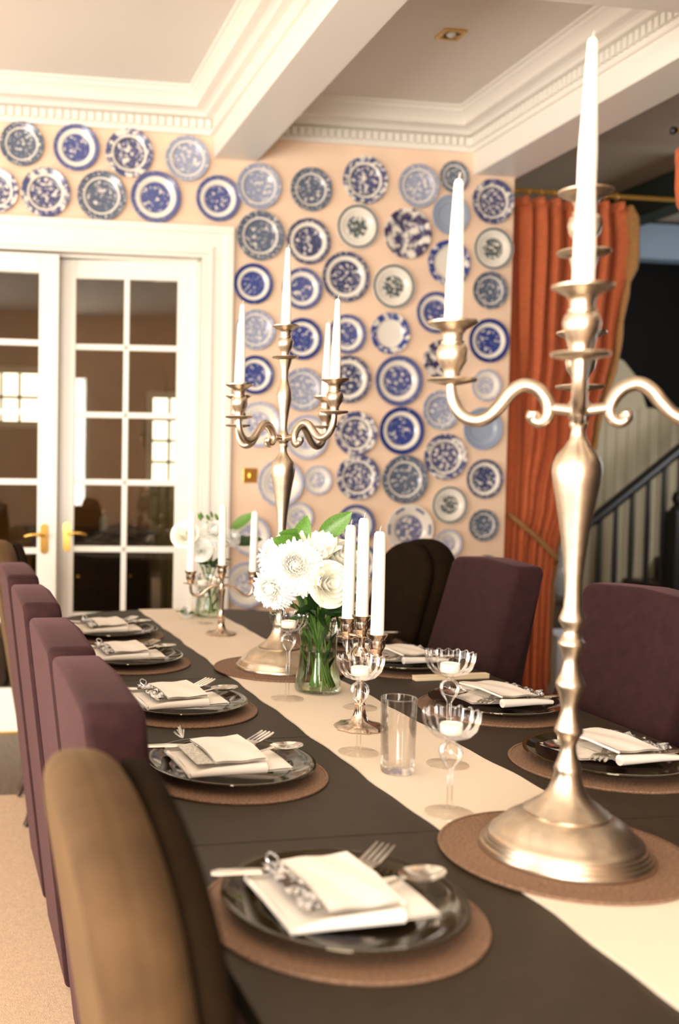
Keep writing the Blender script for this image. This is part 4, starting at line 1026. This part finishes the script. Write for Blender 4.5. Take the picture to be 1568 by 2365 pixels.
for k in range(22):
    a = k*2.4
    MB().tube(smooth_path([Q((0.030*math.cos(a)+0.012, 0.030*math.sin(a), 0.014)), Q((0.006*math.cos(a+2), 0.012*math.sin(a), 0.11)), Q((-0.028*math.cos(a), -0.025*math.sin(a), 0.19)), Q((-0.045*math.cos(a), -0.03*math.sin(a)+0.01, 0.25))], 5), 0.0026, 8).build('stem', 'stem', f, True)
for k in range(20):
    a = k*1.9
    add_leaf(f, Q, (0.024*math.cos(a), 0.024*math.sin(a), 0.04+0.006*k), (0.3*math.cos(a), 0.3*math.sin(a), 0.95), 0.05, k % 2 == 0, a)

V2 = (1.044, 3.885)
vase('clear glass flower vase at the doors end of the runner', *V2, 0.92)
G2 = 'flowers in the doors end vase'
f, Q = flower('rose', 'pale yellow-white rose leaning towards the doors', *V2, (0.02, 0.0, 0.012), (-0.098, 0.05, 0.285), 0.045, (-0.5, 0.75, 0.4), G2, 0.92)
f, Q = flower('mum', 'white chrysanthemum on top of the doors end vase', *V2, (0.0, 0.0, 0.012), (0.010, 0.03, 0.285), 0.058, (0.0, 0.6, 0.8), G2, 0.92)
f, Q = flower('wrose', 'white rose low in the doors end vase', *V2, (0.0, 0.02, 0.012), (-0.045, 0.055, 0.235), 0.038, (-0.3, 0.9, 0.2), G2, 0.92)
f, Q = flower('mum', 'small white chrysanthemum at the plate wall side of the vase', *V2, (-0.02, 0.0, 0.012), (0.075, 0.02, 0.275), 0.036, (0.5, 0.6, 0.5), G2, 0.92)
f, Q = flower('spray', 'broad-leaved green spray reaching past the slim candle', *V2, (-0.01, 0.0, 0.012), (0.075, 0.0, 0.27), 0, (0, 0, 1), G2, 0.92)
add_leaf(f, Q, (0.075, 0.0, 0.30), (0.85, 0.2, 0.5), 0.10, False, 0.8)
add_leaf(f, Q, (0.07, 0.0, 0.26), (0.95, 0.2, 0.02), 0.10, True, 1.0)
add_leaf(f, Q, (0.12, 0.0, 0.262), (0.95, 0.2, 0.15), 0.07, True, 1.0)
add_leaf(f, Q, (0.07, 0.0, 0.24), (0.5, 0.2, 0.5), 0.07, False, 0.4)
f, Q = flower('spray', 'small-leaved green spray above the doors end vase', *V2, (0.01, 0.01, 0.012), (-0.01, 0.0, 0.33), 0, (0, 0, 1), G2, 0.92)
for k in range(8): add_leaf(f, Q, (-0.04+0.01*k, 0.0, 0.325+0.008*(k % 3)), (math.cos(k*2.1), 0.2, 0.8), 0.028, False, k)
for k in range(14):
    a = k*2.4; add_leaf(f, Q, (0.012*math.cos(a), 0.02+0.012*math.sin(a), 0.17+0.006*(k % 5)), (math.cos(a), math.sin(a)*0.6+0.4, 0.4), 0.06, True, a)
for k in range(9):
    a = k*2.1; add_leaf(f, Q, (0.015*math.cos(a), 0.015*math.sin(a), 0.03+0.013*k), (0.5*math.cos(a), 0.5*math.sin(a), 0.9), 0.05, k % 2 == 0, a)
lf = thing('rose', 'small white rosebud lying on the runner by the doors end vase', 'flower', ST(0.945, 3.86, RZ+0.022))
link('bloom', wrose_me, lf, (0, 0, 0), (1.2, 0, 0.3), scale=(0.025,)*3)
for k in range(5): link('leaf', leaf_me if k % 2 else dleaf_me, lf, (0.005*k-0.01, 0.0, -0.006), (0.2*k, -0.25, k*1.3), scale=(0.04,)*3)
MB().tube([(0.02, 0.02, -0.012), (0.05, 0.04, -0.018), (0.09, 0.05, -0.019)], 0.002, 6).build('stem', 'stem', lf)
